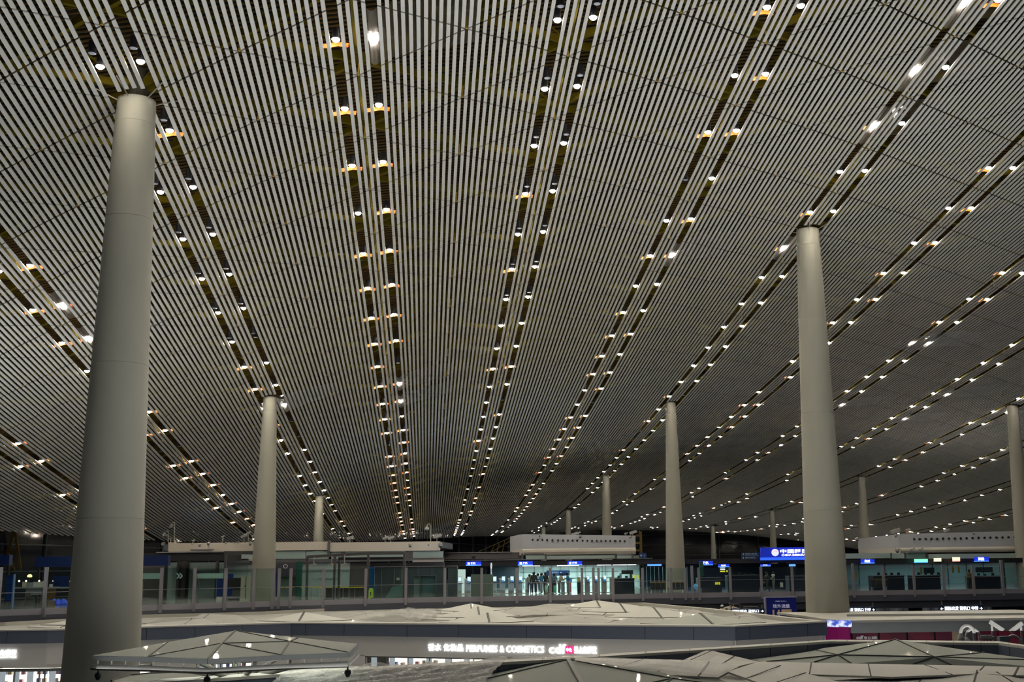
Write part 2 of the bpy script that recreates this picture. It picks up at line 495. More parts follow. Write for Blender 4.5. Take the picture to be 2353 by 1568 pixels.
def panel_mat(name, col, scale, line=0.012, rough=.55, jcol=(.10, .10, .095)):
    m = bpy.data.materials.new(name); m.use_nodes = True; nt = m.node_tree; b = nt.nodes['Principled BSDF']
    tc = nt.nodes.new('ShaderNodeTexCoord'); v = nt.nodes.new('ShaderNodeTexVoronoi'); v.feature = 'DISTANCE_TO_EDGE'; v.voronoi_dimensions = '2D'
    v.inputs['Scale'].default_value = scale; nt.links.new(tc.outputs['Object'], v.inputs['Vector'])
    r = nt.nodes.new('ShaderNodeMath'); r.operation = 'LESS_THAN'; r.inputs[1].default_value = line
    nt.links.new(v.outputs['Distance'], r.inputs[0])
    v2 = nt.nodes.new('ShaderNodeTexVoronoi'); v2.voronoi_dimensions = '2D'; v2.inputs['Scale'].default_value = scale
    nt.links.new(tc.outputs['Object'], v2.inputs['Vector'])
    n = nt.nodes.new('ShaderNodeTexNoise'); n.inputs['Scale'].default_value = 1.2; n.inputs['Detail'].default_value = 6
    nt.links.new(tc.outputs['Object'], n.inputs['Vector'])
    sep = nt.nodes.new('ShaderNodeSeparateColor'); nt.links.new(v2.outputs['Color'], sep.inputs[0])
    ma = nt.nodes.new('ShaderNodeMath'); ma.operation = 'MULTIPLY_ADD'; ma.inputs[1].default_value = .12; ma.inputs[2].default_value = .94
    nt.links.new(sep.outputs[0], ma.inputs[0])
    mb_ = nt.nodes.new('ShaderNodeMath'); mb_.operation = 'MULTIPLY_ADD'; mb_.inputs[1].default_value = .16; mb_.inputs[2].default_value = -.08
    nt.links.new(n.outputs['Fac'], mb_.inputs[0])
    ad = nt.nodes.new('ShaderNodeMath'); ad.operation = 'ADD'; nt.links.new(ma.outputs[0], ad.inputs[0]); nt.links.new(mb_.outputs[0], ad.inputs[1])
    hs = nt.nodes.new('ShaderNodeHueSaturation'); hs.inputs['Color'].default_value = (*col, 1); nt.links.new(ad.outputs[0], hs.inputs['Value'])
    mx = nt.nodes.new('ShaderNodeMix'); mx.data_type = 'RGBA'
    nt.links.new(r.outputs[0], mx.inputs['Factor']); nt.links.new(hs.outputs[0], mx.inputs['A']); mx.inputs['B'].default_value = (*jcol, 1)
    nt.links.new(mx.outputs['Result'], b.inputs['Base Color']); b.inputs['Roughness'].default_value = rough
    return m
m_roof = panel_mat('roof_panel', (.35, .345, .31), .42)
m_cope = mat('coping_panel', (.46, .45, .405), .5, noise=.06, nscale=1.0)
m_slate = mat('fascia_slate', (.082, .10, .14), .5, noise=.06, nscale=.8)
m_joint = mat('joint_dark', (.03, .03, .03), .7)
m_wallb = mat('shop_wall', (.60, .58, .54), .6, noise=.05, nscale=.6)
m_sky = mat('skylight_glass', (.56, .56, .50), .6, coat=.25, noise=.03, nscale=.5)
m_glz = mat('canopy_glass', (.34, .36, .31), .6, coat=.3, noise=.06, nscale=.7)
m_mull = mat('mullion', (.10, .11, .10), .45, .3)
m_steel = mat('pipe_steel', (.11, .11, .10), .6)
m_dark = mat('near_black', (.012, .013, .016), .5)
m_white = mat('white_paint', (.32, .315, .295), .55)

# lower level floor and the deck floor
G0 = -6.5
put(MB().prism([(-70, -60), (140, -60), (140, 260), (-70, 260)], G0-.3, G0), 'floor', mat('hall_floor', (.10, .10, .10), .3, noise=.05, nscale=.2))['kind'] = 'structure'

# ------------------------------------------------------------ perfume shop (building A)
ZR = -2.45
FA = [pz(-160, 1450, ZR), pz(110, 1447, ZR), pz(669, 1431, ZR), pz(1689, 1438.5, ZR), pz(1901, 1428, ZR)]
BA = [pz(1640, 1399, ZR), pz(1480, 1385.5, ZR), pz(1000, 1389, ZR), pz(740, 1399, ZR), pz(600, 1406, ZR), pz(316, 1413.5, ZR), pz(0, 1431, ZR), pz(-160, 1437, ZR)]
polyA = [(p.x, p.y) for p in FA+BA]
def inset(poly, d):
    n = len(poly); out = []
    for i in range(n):
        p0, p1, p2 = Vector(poly[i-1]), Vector(poly[i]), Vector(poly[(i+1) % n])
        a = (p1-p0).normalized(); b = (p2-p1).normalized()
        na = Vector((-a.y, a.x)); nb = Vector((-b.y, b.x))
        k = (na+nb); k = k/max(.35, k.length_squared/2) if k.length > .01 else na
        out.append((p1.x+k.x*d, p1.y+k.y*d))
    return out
zt = EYE+ZR
cA = polyA[2]
shopA = empty('perfume_shop', (12, 30, G0), 'flat-roofed perfume shop with dark slate fascia band under a pale roof', 'shop', 'duty free shops')
ring = inset(polyA, .55)
n = len(polyA); mb = MB()
vs = [(p[0], p[1], zt) for p in polyA]+[(p[0], p[1], zt+.02) for p in ring]+[(p[0], p[1], zt-.35) for p in ring]+[(p[0], p[1], zt-.06) for p in polyA]
mb.add(vs, [(i, (i+1) % n, n+(i+1) % n, n+i) for i in range(n)]+[(n+i, n+(i+1) % n, 2*n+(i+1) % n, 2*n+i) for i in range(n)]+[(3*n+i, 3*n+(i+1) % n, (i+1) % n, i) for i in range(n)])
put(mb, 'coping', m_cope, shopA)
# faceted white roof field
mb = MB(); rr = random.Random(3); inner = inset(polyA, .56)
def inside(p, poly):
    c = False; j = len(poly)-1
    for i in range(len(poly)):
        if (poly[i][1] > p[1]) != (poly[j][1] > p[1]) and p[0] < (poly[j][0]-poly[i][0])*(p[1]-poly[i][1])/(poly[j][1]-poly[i][1])+poly[i][0]: c = not c
        j = i
    return c
mb.prism(inner, zt-.5, zt-.16)
put(mb, 'roof_field', m_roof, shopA)
# low folded roof panels in the field
mb = MB()
for (x, y, w, h, rot) in ((1180, 1415, 5, .28, .3), (1260, 1421, 5.5, .24, -.4), (1210, 1402, 6, .26, .5), (1330, 1407, 5, .22, .1), (930, 1420, 5, .25, .3), (500, 1427, 3.5, .42, .2), (420, 1431, 3.5, .3, -.3), (1560, 1410, 4.6, .3, .3), (1680, 1420, 3.0, .28, -.2), (1480, 1428, 3.4, .2, .2), (1345, 1428, 4.2, .2, .6), (1290, 1398, 6, .35, .1), (860, 1414, 5, .25, 0.2)):
    p = pz(x, y, ZR-.1); k = rr.uniform(.5, .75)
    R2 = [(-w/2, -w*.3), (w*.25, -w*.38), (w/2, w*.1), (0, w*.42), (-w*.45, w*.2)]
    cr, sr = math.cos(rot), math.sin(rot)
    base = [(p.x+a*cr-b*sr, p.y+a*sr+b*cr, zt-.16) for a, b in R2]
    t1 = (p.x-.8, p.y, zt-.16+h); t2 = (p.x+.9, p.y+.3, zt-.16+h*.8)
    mb = MB(); mb.add(base+[t1, t2], [(0, 1, 6, 5), (1, 2, 6), (2, 3, 6), (3, 5, 6), (3, 4, 5), (4, 0, 5)])
    put(mb, 'folded_panel', m_roof, shopA)
# slate fascia with joints, wall below
mb = MB(); jb = MB(); wb = MB()
for i in range(len(FA)-1):
    a, b = FA[i], FA[i+1]; d = (b-a); L = Vector((d.x, d.y)).length; e = Vector((d.x/L, d.y/L)); nrm = Vector((e.y, -e.x))
    a2 = Vector((a.x, a.y))-nrm*.02; b2 = Vector((b.x, b.y))-nrm*.02
    mb.prism([(a2.x, a2.y), (b2.x, b2.y), (b2.x-nrm.x*.3, b2.y-nrm.y*.3), (a2.x-nrm.x*.3, a2.y-nrm.y*.3)], zt-.60, zt-.06)
    s = .8
    while s < L:
        p = a2+e*s; jb.beam((p.x+nrm.x*.003, p.y+nrm.y*.003, zt-.60), (p.x+nrm.x*.003, p.y+nrm.y*.003, zt-.07), .02, .02); s += rr.choice((2.1, 2.6, 3.3))
    a3 = Vector((a.x, a.y))-nrm*.14; b3 = Vector((b.x, b.y))-nrm*.14
    wb.prism([(a3.x, a3.y), (b3.x, b3.y), (b3.x-nrm.x*.2, b3.y-nrm.y*.2), (a3.x-nrm.x*.2, a3.y-nrm.y*.2)], zt-1.60 if i in (0,) else zt-1.5, zt-.55)
    # lower wall leaves shop windows open
    segs = {0: [(0, .30)], 1: [(.42, .60), (.86, 1.0)], 2: [(0, .185), (.48, 1.0)], 3: [(0, 1)]}[i]
    for s0, s1 in segs:
        p, q = a3+(b3-a3)*s0, a3+(b3-a3)*s1
        wb.prism([(p.x, p.y), (q.x, q.y), (q.x-nrm.x*.2, q.y-nrm.y*.2), (p.x-nrm.x*.2, p.y-nrm.y*.2)], G0, zt-1.45)
put(mb, 'fascia', m_slate, shopA); tag(put(jb, 'fascia_joint', m_joint, shopA), kind='stuff'); put(wb, 'wall', m_wallb, shopA)
mb = MB()
for i in range(len(BA)):
    a = FA[-1] if i == 0 else BA[i-1]; b = BA[i]
    e = Vector((b.x-a.x, b.y-a.y)).normalized(); nr = Vector((-e.y, e.x))
    mb.prism([(a.x+nr.x*.5, a.y+nr.y*.5), (a.x+nr.x*.3, a.y+nr.y*.3), (b.x+nr.x*.3, b.y+nr.y*.3), (b.x+nr.x*.5, b.y+nr.y*.5)][::-1], G0, zt-.2)
put(mb, 'rear_wall', m_wallb, shopA)
# lit shop windows: frames, curtains, glowing shelving inside
m_glow = mat('shelf_glow', (1, .93, .82), .5, emit=1.6)
m_curt = mat('curtain_strip', (.55, .62, .64), .4, emit=.25, ecol=(.75, .9, 1))
def shop_window(i, s0, s1, ztop, strips, seed):
    a, b = FA[i], FA[i+1]; a = Vector((a.x, a.y)); b = Vector((b.x, b.y)); e = (b-a).normalized(); nr = Vector((e.y, -e.x))
    p, q = a+(b-a)*s0-nr*.24, a+(b-a)*s1-nr*.24
    w = empty('shop_window', (p.x, p.y, G0)); w.location -= shopA.location; w.parent = shopA
    bpy.context.view_layer.update()
    base = Vector((p.x, p.y, G0))
    r2 = random.Random(seed); L = (q-p).length
    def add(mb, name, m):
        o = mb.build(name, m); o.parent = w; o.location = -base; return o
    fr = MB(); fr.beam((p.x, p.y, ztop), (q.x, q.y, ztop), .12, .12)
    s = 0
    while s <= L: c = p+e*s; fr.beam((c.x, c.y, G0), (c.x, c.y, ztop), .05, .08); s += 1.1
    add(fr, 'window_frame', m_mull)
    c = MB(); s = .3
    while s < L-.3:
        k = p+e*s-nr*.25; c.beam((k.x, k.y, G0+.3), (k.x, k.y, ztop-.05), .26, .05); s += strips
    tag(add(c, 'curtain', m_curt), kind='stuff')
    g = MB(); k1, k2 = p-nr*2.2, q-nr*2.2
    g.prism([(k1.x, k1.y), (k2.x, k2.y), (k2.x-nr.x*.1, k2.y-nr.y*.1), (k1.x-nr.x*.1, k1.y-nr.y*.1)], G0, ztop-.1)
    add(g, 'lit_back_panel', m_glow)
    pr = MB()
    for z in np.arange(G0+.5, ztop-.3, .45):
        s = .2
        while s < L-.2:
            k = p+e*s-nr*1.9; hh = r2.uniform(.12, .3); pr.m = r2.randrange(3)
            pr.box((k.x, k.y, z+hh/2), (.16, .16, hh), math.atan2(e.y, e.x)); s += r2.uniform(.2, .5)
    tag(add(pr, 'boxed_goods', [mat('goods_blue', (.12, .2, .45), .4), mat('goods_pink', (.6, .3, .3), .4), mat('goods_gold', (.6, .5, .3), .4)]), kind='stuff')
shop_window(0, .30, 1.0, zt-1.75, .62, 1)
shop_window(1, 0.0, .42, zt-1.75, .7, 2)
shop_window(1, .60, .86, zt-1.75, .8, 4)
shop_window(2, .185, .48, zt-1.5, .95, 3)

# ------------------------------------------------------------ skylights on roof A
def skylight(ax, ay, xl, xr, fx, Dc, hd, label, m=m_sky):
    ap = at_d(ax, ay, Dc); zb = zt-.12
    def gp(x, D): p = at_d(x, 1400, D); return Vector((p.x, p.y, zb))
    L, R_, Fv, Bv = gp(xl, Dc-.1), gp(xr, Dc-.1), gp(fx, Dc-hd), gp(ax*2-fx, Dc+hd)
    L2, R2 = gp(xl+(fx-xl)*.55, Dc-hd*.85), gp(xr+(fx-xr)*.55, Dc-hd*.85)
    L3, R3 = gp(xl+(ax-xl)*.5, Dc+hd*.8), gp(xr+(ax-xr)*.5, Dc+hd*.8)
    e = empty('skylight', (ap.x, ap.y, zb-.2), label, 'skylight', 'faceted glass skylights on the shop roofs')
    ringp = [L, L2, Fv, R2, R_, R3, Bv, L3]
    mb = MB(); mb.add([ap]+ringp, [(0, i, i % 8+1) for i in range(1, 9)]); put(mb, 'glass_panel', m, e)
    ml = MB()
    for p in (Fv, Bv): ml.beam(ap, p, .09, .07)
    md = [ap.lerp(p, .82) for p in ringp]
    for i in (0, 1, 2, 3): ml.beam(md[i], md[i+1], .05, .04)
    for p in (L2, R2): ml.beam(ap.lerp(p, .82), p, .05, .04)
    put(ml, 'mullion', m_mull, e)
    cb = MB()
    for i in range(8): a, b = ringp[i], ringp[(i+1) % 8]; cb.beam(a-Vector((0, 0, .09)), b-Vector((0, 0, .09)), .16, .16)
    put(cb, 'kerb', m_cope, e)
    return e
skylight(215, 1415, 70, 365, 200, 55.2, 1.2, 'glass roof skylight half hidden behind the broad left column')
skylight(699, 1407, 576, 834, 685, 56.8, 1.4, 'lone glass skylight on the perfume shop roof above the canopy')
skylight(1082, 1387, 985, 1180, 1084, 68, 2.2, 'rearmost of the three overlapping skylights above the perfume sign')
skylight(1098, 1396, 970, 1215, 1104, 59, 1.9, 'middle of the three overlapping skylights above the perfume sign')
skylight(1120, 1410, 985, 1250, 1126, 53.4, 1.3, 'nearest of the three overlapping skylights above the perfume sign')
skylight(1370, 1380, 1262, 1500, 1382, 72, 2.4, 'rearmost skylight of the right-hand row of four')
skylight(1424, 1387, 1320, 1560, 1442, 64, 2.4, 'second rearmost skylight of the right-hand row of four')
skylight(1502, 1397, 1365, 1640, 1525, 57, 2.4, 'second nearest skylight of the right-hand row of four')
skylight(1610, 1411, 1440, 1790, 1645, 50, 2.0, 'nearest and largest skylight of the right-hand row of four', mat('skylight_glass_b', (.42, .44, .385), .6, coat=.25))

# ------------------------------------------------------------ text
def text(name, body, p, q, h, m, parent=None, ext=.02, shear=0.0, bold=0.0):
    """lettering from lower left p to lower right q (3D points), cap height h"""
    cu = bpy.data.curves.new(name, 'FONT'); cu.body = body; cu.size = 1; cu.extrude = ext; cu.shear = shear; cu.offset = bold
    cu.resolution_u = 2
    cu.materials.append(m)
    o = bpy.data.objects.new(name, cu); COL.objects.link(o)
    bpy.context.view_layer.update()
    bb = [Vector(c) for c in o.bound_box]
    x0, x1 = min(c.x for c in bb), max(c.x for c in bb); y0, y1 = min(c.y for c in bb), max(c.y for c in bb)
    d = Vector(q)-Vector(p); L = d.length; ang = math.atan2(d.y, d.x)
    sx = L/max(x1-x0, 1e-3); sy = h/max(y1-y0, 1e-3)
    o.rotation_euler = (math.pi/2, 0, ang); o.scale = (sx, sy, 1)
    e = Vector((math.cos(ang), math.sin(ang), 0))
    o.location = Vector(p) - e*(x0*sx) - Vector((0, 0, y0*sy))
    bpy.context.view_layer.update()
    me = bpy.data.meshes.new_from_object(o.evaluated_get(bpy.context.evaluated_depsgraph_get()))
    me.materials.clear(); me.materials.append(m)
    n = bpy.data.objects.new(name, me); COL.objects.link(n); n.rotation_euler = o.rotation_euler; n.scale = o.scale; n.location = o.location
    bpy.data.objects.remove(o); o = n
    if parent is not None: o.parent = parent; o.location -= parent.location
    return o
m_led = mat('sign_white', (1, 1, 1), .5, emit=2.0, ecol=(.93, .97, 1))
m_ledp = mat('sign_pink', (.8, .02, .2), .5, emit=.9, ecol=(.85, .03, .22))
wa, wb_ = FA[2], FA[3]
nA = Vector((wb_.y-wa.y, -(wb_.x-wa.x), 0)).normalized()
wa2 = (wa.x-nA.x*.10, wa.y-nA.y*.10); wb2 = (wb_.x-nA.x*.10, wb_.y-nA.y*.10)
def wp(x, y): return on_wall(x, y, wa2, wb2)
sg = empty('shop_sign', wp(1180, 1505), 'long glowing white PERFUMES & COSMETICS sign on the shop wall', 'sign')
def seg_text(body, x0, x1, yt, yb, m, **k):
    p, q = wp(x0, yb), wp(x1, yb); q.z = p.z = (p.z+q.z)/2
    h = abs(wp((x0+x1)/2, yt).z - wp((x0+x1)/2, yb).z)
    return text('lettering', body, p, q, h, m, sg, **k)
seg_text('香水 化妆品', 983, 1064, 1480, 1497, m_led, bold=.008)
seg_text('PERFUMES & COSMETICS', 1071, 1250, 1484, 1500, m_led, bold=.01)
tag(seg_text('cdf', 1261, 1300, 1481, 1503, m_led, bold=.015), 'white cdf lettering')
seg_text('日上免税行', 1320, 1371, 1486, 1497, m_led, bold=.01)
seg_text('SUNRISE DUTY FREE', 1320, 1371, 1499, 1502.5, m_led)
p, q = wp(1300, 1502), wp(1316, 1502); h = wp(1308, 1486).z-wp(1308, 1502).z
mb = MB(); mb.box(((p.x+q.x)/2, (p.y+q.y)/2, p.z+h/2), ((q-p).length, .05, h), math.atan2(q.y-p.y, q.x-p.x))
tag(put(mb, 'logo_square', m_ledp, sg), 'pink square logo')
seg_text('中免', 1302, 1314.5, 1489, 1499, m_led).location += nA*.03
# the end of the same sign on the left face
wa3 = (FA[0].x-.05, FA[0].y); wb3 = (FA[1].x-.05, FA[1].y); nL = Vector((wb3[1]-wa3[1], -(wb3[0]-wa3[0]), 0)).normalized()
wa3 = (wa3[0]-nL.x*.1, wa3[1]-nL.y*.1); wb3 = (wb3[0]-nL.x*.1, wb3[1]-nL.y*.1)
sl = empty('shop_sign', on_wall(0, 1512, wa3, wb3), 'glowing white sign end at the far left edge of the picture', 'sign')
p, q = on_wall(-26, 1508, wa3, wb3), on_wall(37, 1508, wa3, wb3); text('lettering', '日上免税行', p, q, .26, m_led, sl, bold=.01)
p, q = on_wall(-26, 1513.5, wa3, wb3), on_wall(37, 1513.5, wa3, wb3); text('lettering', 'SUNRISE DUTY FREE', p, q, .07, m_led, sl)

# ------------------------------------------------------------ flat slab that carries the broad right column, red-panelled shop below
PS_ = [pz(1785, 1408, ZR), pz(1850, 1416, ZR), pz(1899, 1424, ZR), pz(1955, 1426.5, ZR), pz(2346, 1420.5, ZR), pz(2520, 1419, ZR)]
back = [pz(2520, 1403, ZR), pz(2353, 1404.5, ZR), pz(2000, 1405.5, ZR)]
shopB = empty('red_panelled_shop', (33, 14, G0), 'white flat-roofed shop with dark red wall panels under the right column', 'shop', 'duty free shops')
pl = [(p.x, p.y) for p in PS_+back]
put(MB().prism(pl, zt-.10, zt), 'roof_slab', m_cope, shopB)
mb = MB(); mb.prism([(PS_[3].x+1.2, PS_[3].y+3.6), (PS_[4].x+3, PS_[4].y+2.2), (PS_[4].x+3, PS_[4].y+6), (PS_[3].x+5, PS_[3].y+6)], zt, zt+.10)
put(mb, 'raised_roof_panel', mat('grey_panel', (.42, .42, .40), .5), shopB)
m_met = mat('brushed_metal', (.34, .36, .36), .32, .7, noise=.35, nscale=.25)
mb = MB()
for a, b, t in ((PS_[3], PS_[4], .55), (PS_[4], PS_[5], .55)):
    mb.prism([(a.x, a.y+.03), (b.x, b.y+.03), (b.x, b.y+.3), (a.x, a.y+.3)], zt-t, zt-.10)
put(mb, 'fascia', m_met, shopB)
mb = MB(); ins = inset([(p.x, p.y) for p in PS_+back], .35); mb.prism(ins, zt-.30, zt-.10); put(mb, 'soffit', m_slate, shopB)
def red_mat():
    m = bpy.data.materials.new('red_panel'); m.use_nodes = True; nt = m.node_tree; b = nt.nodes['Principled BSDF']
    tc = nt.nodes.new('ShaderNodeTexCoord'); w = nt.nodes.new('ShaderNodeTexWave'); w.inputs['Scale'].default_value = .35; w.inputs['Distortion'].default_value = 0; w.bands_direction = 'DIAGONAL'
    nt.links.new(tc.outputs['Object'], w.inputs['Vector'])
    cr = nt.nodes.new('ShaderNodeValToRGB'); cr.color_ramp.interpolation = 'CONSTANT'
    cr.color_ramp.elements[0].color = (.09, .003, .02, 1); cr.color_ramp.elements[1].position = .5; cr.color_ramp.elements[1].color = (.14, .006, .025, 1)
    nt.links.new(w.outputs['Fac'], cr.inputs[0]); nt.links.new(cr.outputs[0], b.inputs['Base Color']); b.inputs['Roughness'].default_value = .4
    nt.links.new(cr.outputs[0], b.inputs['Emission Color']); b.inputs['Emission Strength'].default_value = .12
    return m
m_red = red_mat()
ra = (PS_[3].x+.1, PS_[3].y+.15); rb = (PS_[4].x, PS_[4].y+.15)
def rp(x, y): return on_wall(x, y, ra, rb)
ang = math.atan2(rb[1]-ra[1], rb[0]-ra[0])
def rpanel(x0, x1, y0, y1, m, name, par, off=0.0, t=.06):
    p, q = rp(x0, y1), rp(x1, y1); z1 = rp((x0+x1)/2, y0).z; z0 = p.z
    mb = MB(); mb.box(((p.x+q.x)/2, (p.y+q.y)/2-off, (z0+z1)/2), ((q-p).length, t, z1-z0), ang); return put(mb, name, m, par)
back_w = MB(); p, q = rp(1957, 1560), rp(2560, 1560); back_w.prism([(p.x, p.y+.1), (q.x, q.y+.1), (q.x, q.y+.3), (p.x, p.y+.3)], G0, zt-.5); put(back_w, 'wall', mat('dark_frame', (.10, .10, .10), .4), shopB)
for x0, x1 in ((1963, 2021), (2026, 2086), (2091, 2150), (2155, 2192)): tag(rpanel(x0, x1, 1446.5, 1540, m_red, 'wall_panel', shopB), 'dark red panel with diagonal bands')
for x0, x1 in ((2250, 2296), (2301, 2370)): rpanel(x0, x1, 1441, 1540, m_red, 'wall_panel', shopB)
tag(rpanel(2193, 2216, 1443, 1540, mat('beige_wall', (.55, .42, .28), .6), 'wall_panel', shopB), 'beige panel')
s2 = empty('shop_sign', rp(1990, 1470), 'small dim cdf sign on the dark red panel', 'sign')
m_dimw = mat('sign_dim', (.7, .7, .72), .5, emit=.12)
def rtext(body, x0, x1, yt, yb, **k):
    p, q = rp(x0, yb), rp(x1, yb); p.y -= .05; q.y -= .05; q.z = p.z
    return text('lettering', body, p, q, rp(x0, yt).z-rp(x0, yb).z, m_dimw, s2, **k)
rtext('cdf', 1967, 1984, 1461, 1469.5, bold=.02, shear=.2); rtext('中免', 1985, 1991, 1463, 1469.5); rtext('日上免税行', 1994, 2015, 1463, 1469.5)
# glowing screen panels at the corner
def screen_mat(name, top, mid, bot, e):
    m = bpy.data.materials.new(name); m.use_nodes = True; nt = m.node_tree; b = nt.nodes['Principled BSDF']
    tc = nt.nodes.new('ShaderNodeTexCoord'); n = nt.nodes.new('ShaderNodeTexNoise'); n.inputs['Scale'].default_value = 2.2; n.inputs['Detail'].default_value = 3
    nt.links.new(tc.outputs['Generated'], n.inputs['Vector'])
    cr = nt.nodes.new('ShaderNodeValToRGB'); c = cr.color_ramp
    c.elements[0].position = .40; c.elements[0].color = (*bot, 1); c.elements[1].position = .60; c.elements[1].color = (*top, 1)
    x = c.elements.new(.5); x.color = (*mid, 1)
    nt.links.new(n.outputs['Fac'], cr.inputs[0]); nt.links.new(cr.outputs[0], b.inputs['Emission Color'])
    b.inputs['Emission Strength'].default_value = e; b.inputs['Base Color'].default_value = (.02, .02, .03, 1); return m
m_scr = screen_mat('screen_sky', (.8, .85, 1), (.25, .32, .85), (.05, .10, .50), 1.0)
m_mag = mat('screen_magenta', (.14, .003, .06), .4, emit=.16, ecol=(.42, .01, .20))
ls = empty('video_wall', (PS_[2].x, PS_[2].y, G0), 'glowing blue and magenta screen columns at the corner of the white slab', 'screen')
qa = (PS_[2].x-.02, PS_[2].y-.15); qb = (PS_[3].x+.02, PS_[3].y-.15)
qa = (pz(1900, 1426, ZR).x, pz(1900, 1426, ZR).y); qb = (pz(1957, 1427.5, ZR).x, pz(1957, 1427.5, ZR).y)
for x0, x1 in ((1901, 1927), (1929, 1956)):
    for y0, y1, m, nm in ((1425.5, 1441, m_scr, 'screen'), (1442, 1520, m_mag, 'lower_panel')):
        p, q = on_wall(x0, y1, qa, qb), on_wall(x1, y1, qa, qb); z1 = on_wall(x0, y0, qa, qb).z
        mb = MB(); mb.box(((p.x+q.x)/2, (p.y+q.y)/2, (p.z+z1)/2), ((q-p).length, .12, z1-p.z), math.atan2(q.y-p.y, q.x-p.x)); put(mb, nm, m, ls)

# ------------------------------------------------------------ near roofs (building C): parapet, sunken field, faceted glass
QP = [pz(-60, 1588, ZR), pz(640, 1544, ZR), pz(1307, 1508.5, ZR), pz(1912, 1470.5, ZR), pz(2294, 1474, ZR), pz(2560, 1512, ZR)]
near_r = empty('near_shop_roof', (14, -14, G0), 'nearest shop roof with pale coping and slate inner upstand along the bottom', 'roof', 'duty free shops')
mb = MB(); sb = MB(); jb = MB()
inn = [p - HF*.85 for p in QP]; inn[3] = QP[3]-HF*.8-HR*.25; inn[4] = QP[4]-HF*.8-HR*.3
for i in range(len(QP)-1):
    a, b, c, d = QP[i], QP[i+1], inn[i+1], inn[i]
    mb.prism([(d.x, d.y), (c.x, c.y), (b.x, b.y), (a.x, a.y)], zt-.07, zt)
    sb.prism([(d.x, d.y+.03), (c.x, c.y+.03), (c.x, c.y+.25), (d.x, d.y+.25)], zt-.62, zt-.07)
    sb.prism([(a.x, a.y-.3), (b.x, b.y-.3), (b.x, b.y-.05), (a.x, a.y-.05)], G0, zt-.07)
    for t in np.arange(.1, 1, .16):
        p = d.lerp(c, t); jb.beam((p.x, p.y+.02, zt-.62), (p.x, p.y+.02, zt-.07), .015, .03)
        p2 = a.lerp(b, t); jb.beam((p.x, p.y, zt+.001), (p2.x, p2.y, zt+.001), .014, .004)
put(mb, 'coping', m_cope, near_r); put(sb, 'upstand', m_slate, near_r); tag(put(jb, 'panel_joint', m_joint, near_r), kind='stuff')
fl = [(inn[0].x, inn[0].y), (inn[0].x-2, inn[0].y-14), (inn[-1].x+2, inn[-1].y-14)]+[(p.x, p.y) for p in inn[::-1][:-1]]
put(MB().prism(fl, zt-.9, zt-.58), 'roof_field', m_roof, near_r)

def facets(name, pts, faces, m, label=None, cat=None, group=None, t=.05, parent=None, bars=(), bw=.05, lift=0):
    V = [pz(*p)+Vector((0, 0, lift)) for p in pts]
    c = sum(V, Vector())/len(V)
    e = parent or empty(name, (c.x, c.y, min(v.z for v in V)-t), label, cat, group)
    mb = MB(); mb.sheet(V, faces, t); put(mb, 'glass_panel' if 'sky' in name else 'panel', m, e)
    if bars:
        b = MB()
        for i, j in bars: b.beam(V[i]+Vector((0, 0, .012)), V[j]+Vector((0, 0, .012)), bw, .03)
        put(b, 'mullion', m_mull, e)
    return e
# big glass skylight right of centre
facets('skylight', [(1691, 1511, -2.86), (1865, 1493, -2.72), (2058, 1470.5, -2.22), (1925, 1506, -2.56), (1870, 1523, -2.76), (1957, 1526, -2.76), (2147, 1511, -2.56), (2097, 1528, -2.76), (2187, 1530, -2.76), (2262, 1501, -2.68), (2400, 1519, -2.8), (2400, 1536, -2.76), (1760, 1522, -2.8)],
 [(12, 3, 1, 0), (12, 4, 3), (1, 3, 2), (4, 5, 3), (5, 7, 6, 3), (3, 6, 2), (7, 8, 6), (6, 9, 2), (8, 11, 6), (6, 11, 10), (6, 10, 9)], m_glz,
 'large faceted grey glass skylight at lower right with lamp reflections', 'skylight', 'faceted glass skylights on the shop roofs',
 bars=[(2, 3), (2, 6), (3, 6), (3, 4), (3, 5), (6, 7), (6, 8), (1, 3), (6, 9), (3, 12), (6, 10)], bw=.035)
# big glass skylight bottom centre
facets('skylight', [(1306, 1517, -2.40), (1025, 1583, -2.86), (1352, 1600, -2.80), (1545, 1560.5, -2.76), (1430, 1640, -3.0), (1120, 1660, -3.05), (1720, 1585, -2.9), (1640, 1557, -2.84), (1100, 1546, -2.84), (1700, 1680, -3.1), (900, 1640, -3.05)],
 [(1, 2, 0), (8, 1, 0), (2, 3, 0), (3, 7, 0), (1, 5, 2), (5, 4, 2), (4, 3, 2), (4, 9, 3), (9, 6, 3), (6, 7, 3), (10, 5, 1), (10, 1, 8)], mat('canopy_glass_b', (.27, .285, .25), .6, coat=.3, noise=.06, nscale=.7),
 'large faceted grey glass skylight at the bottom centre', 'skylight', 'faceted glass skylights on the shop roofs',
 bars=[(0, 1), (0, 3), (2, 3), (1, 2), (3, 6), (3, 4)], bw=.035)
V0, V1 = pz(1306, 1517, -2.38), pz(1352, 1600, -2.78)
e = [o for o in bpy.data.objects if o.name.startswith('skylight')][-1]
mb = MB(); mb.beam(V0, V1, .10, .06); put(mb, 'ridge_bar', mat('ridge_grey', (.2, .2, .19), .5), bpy.data.objects[e.name])
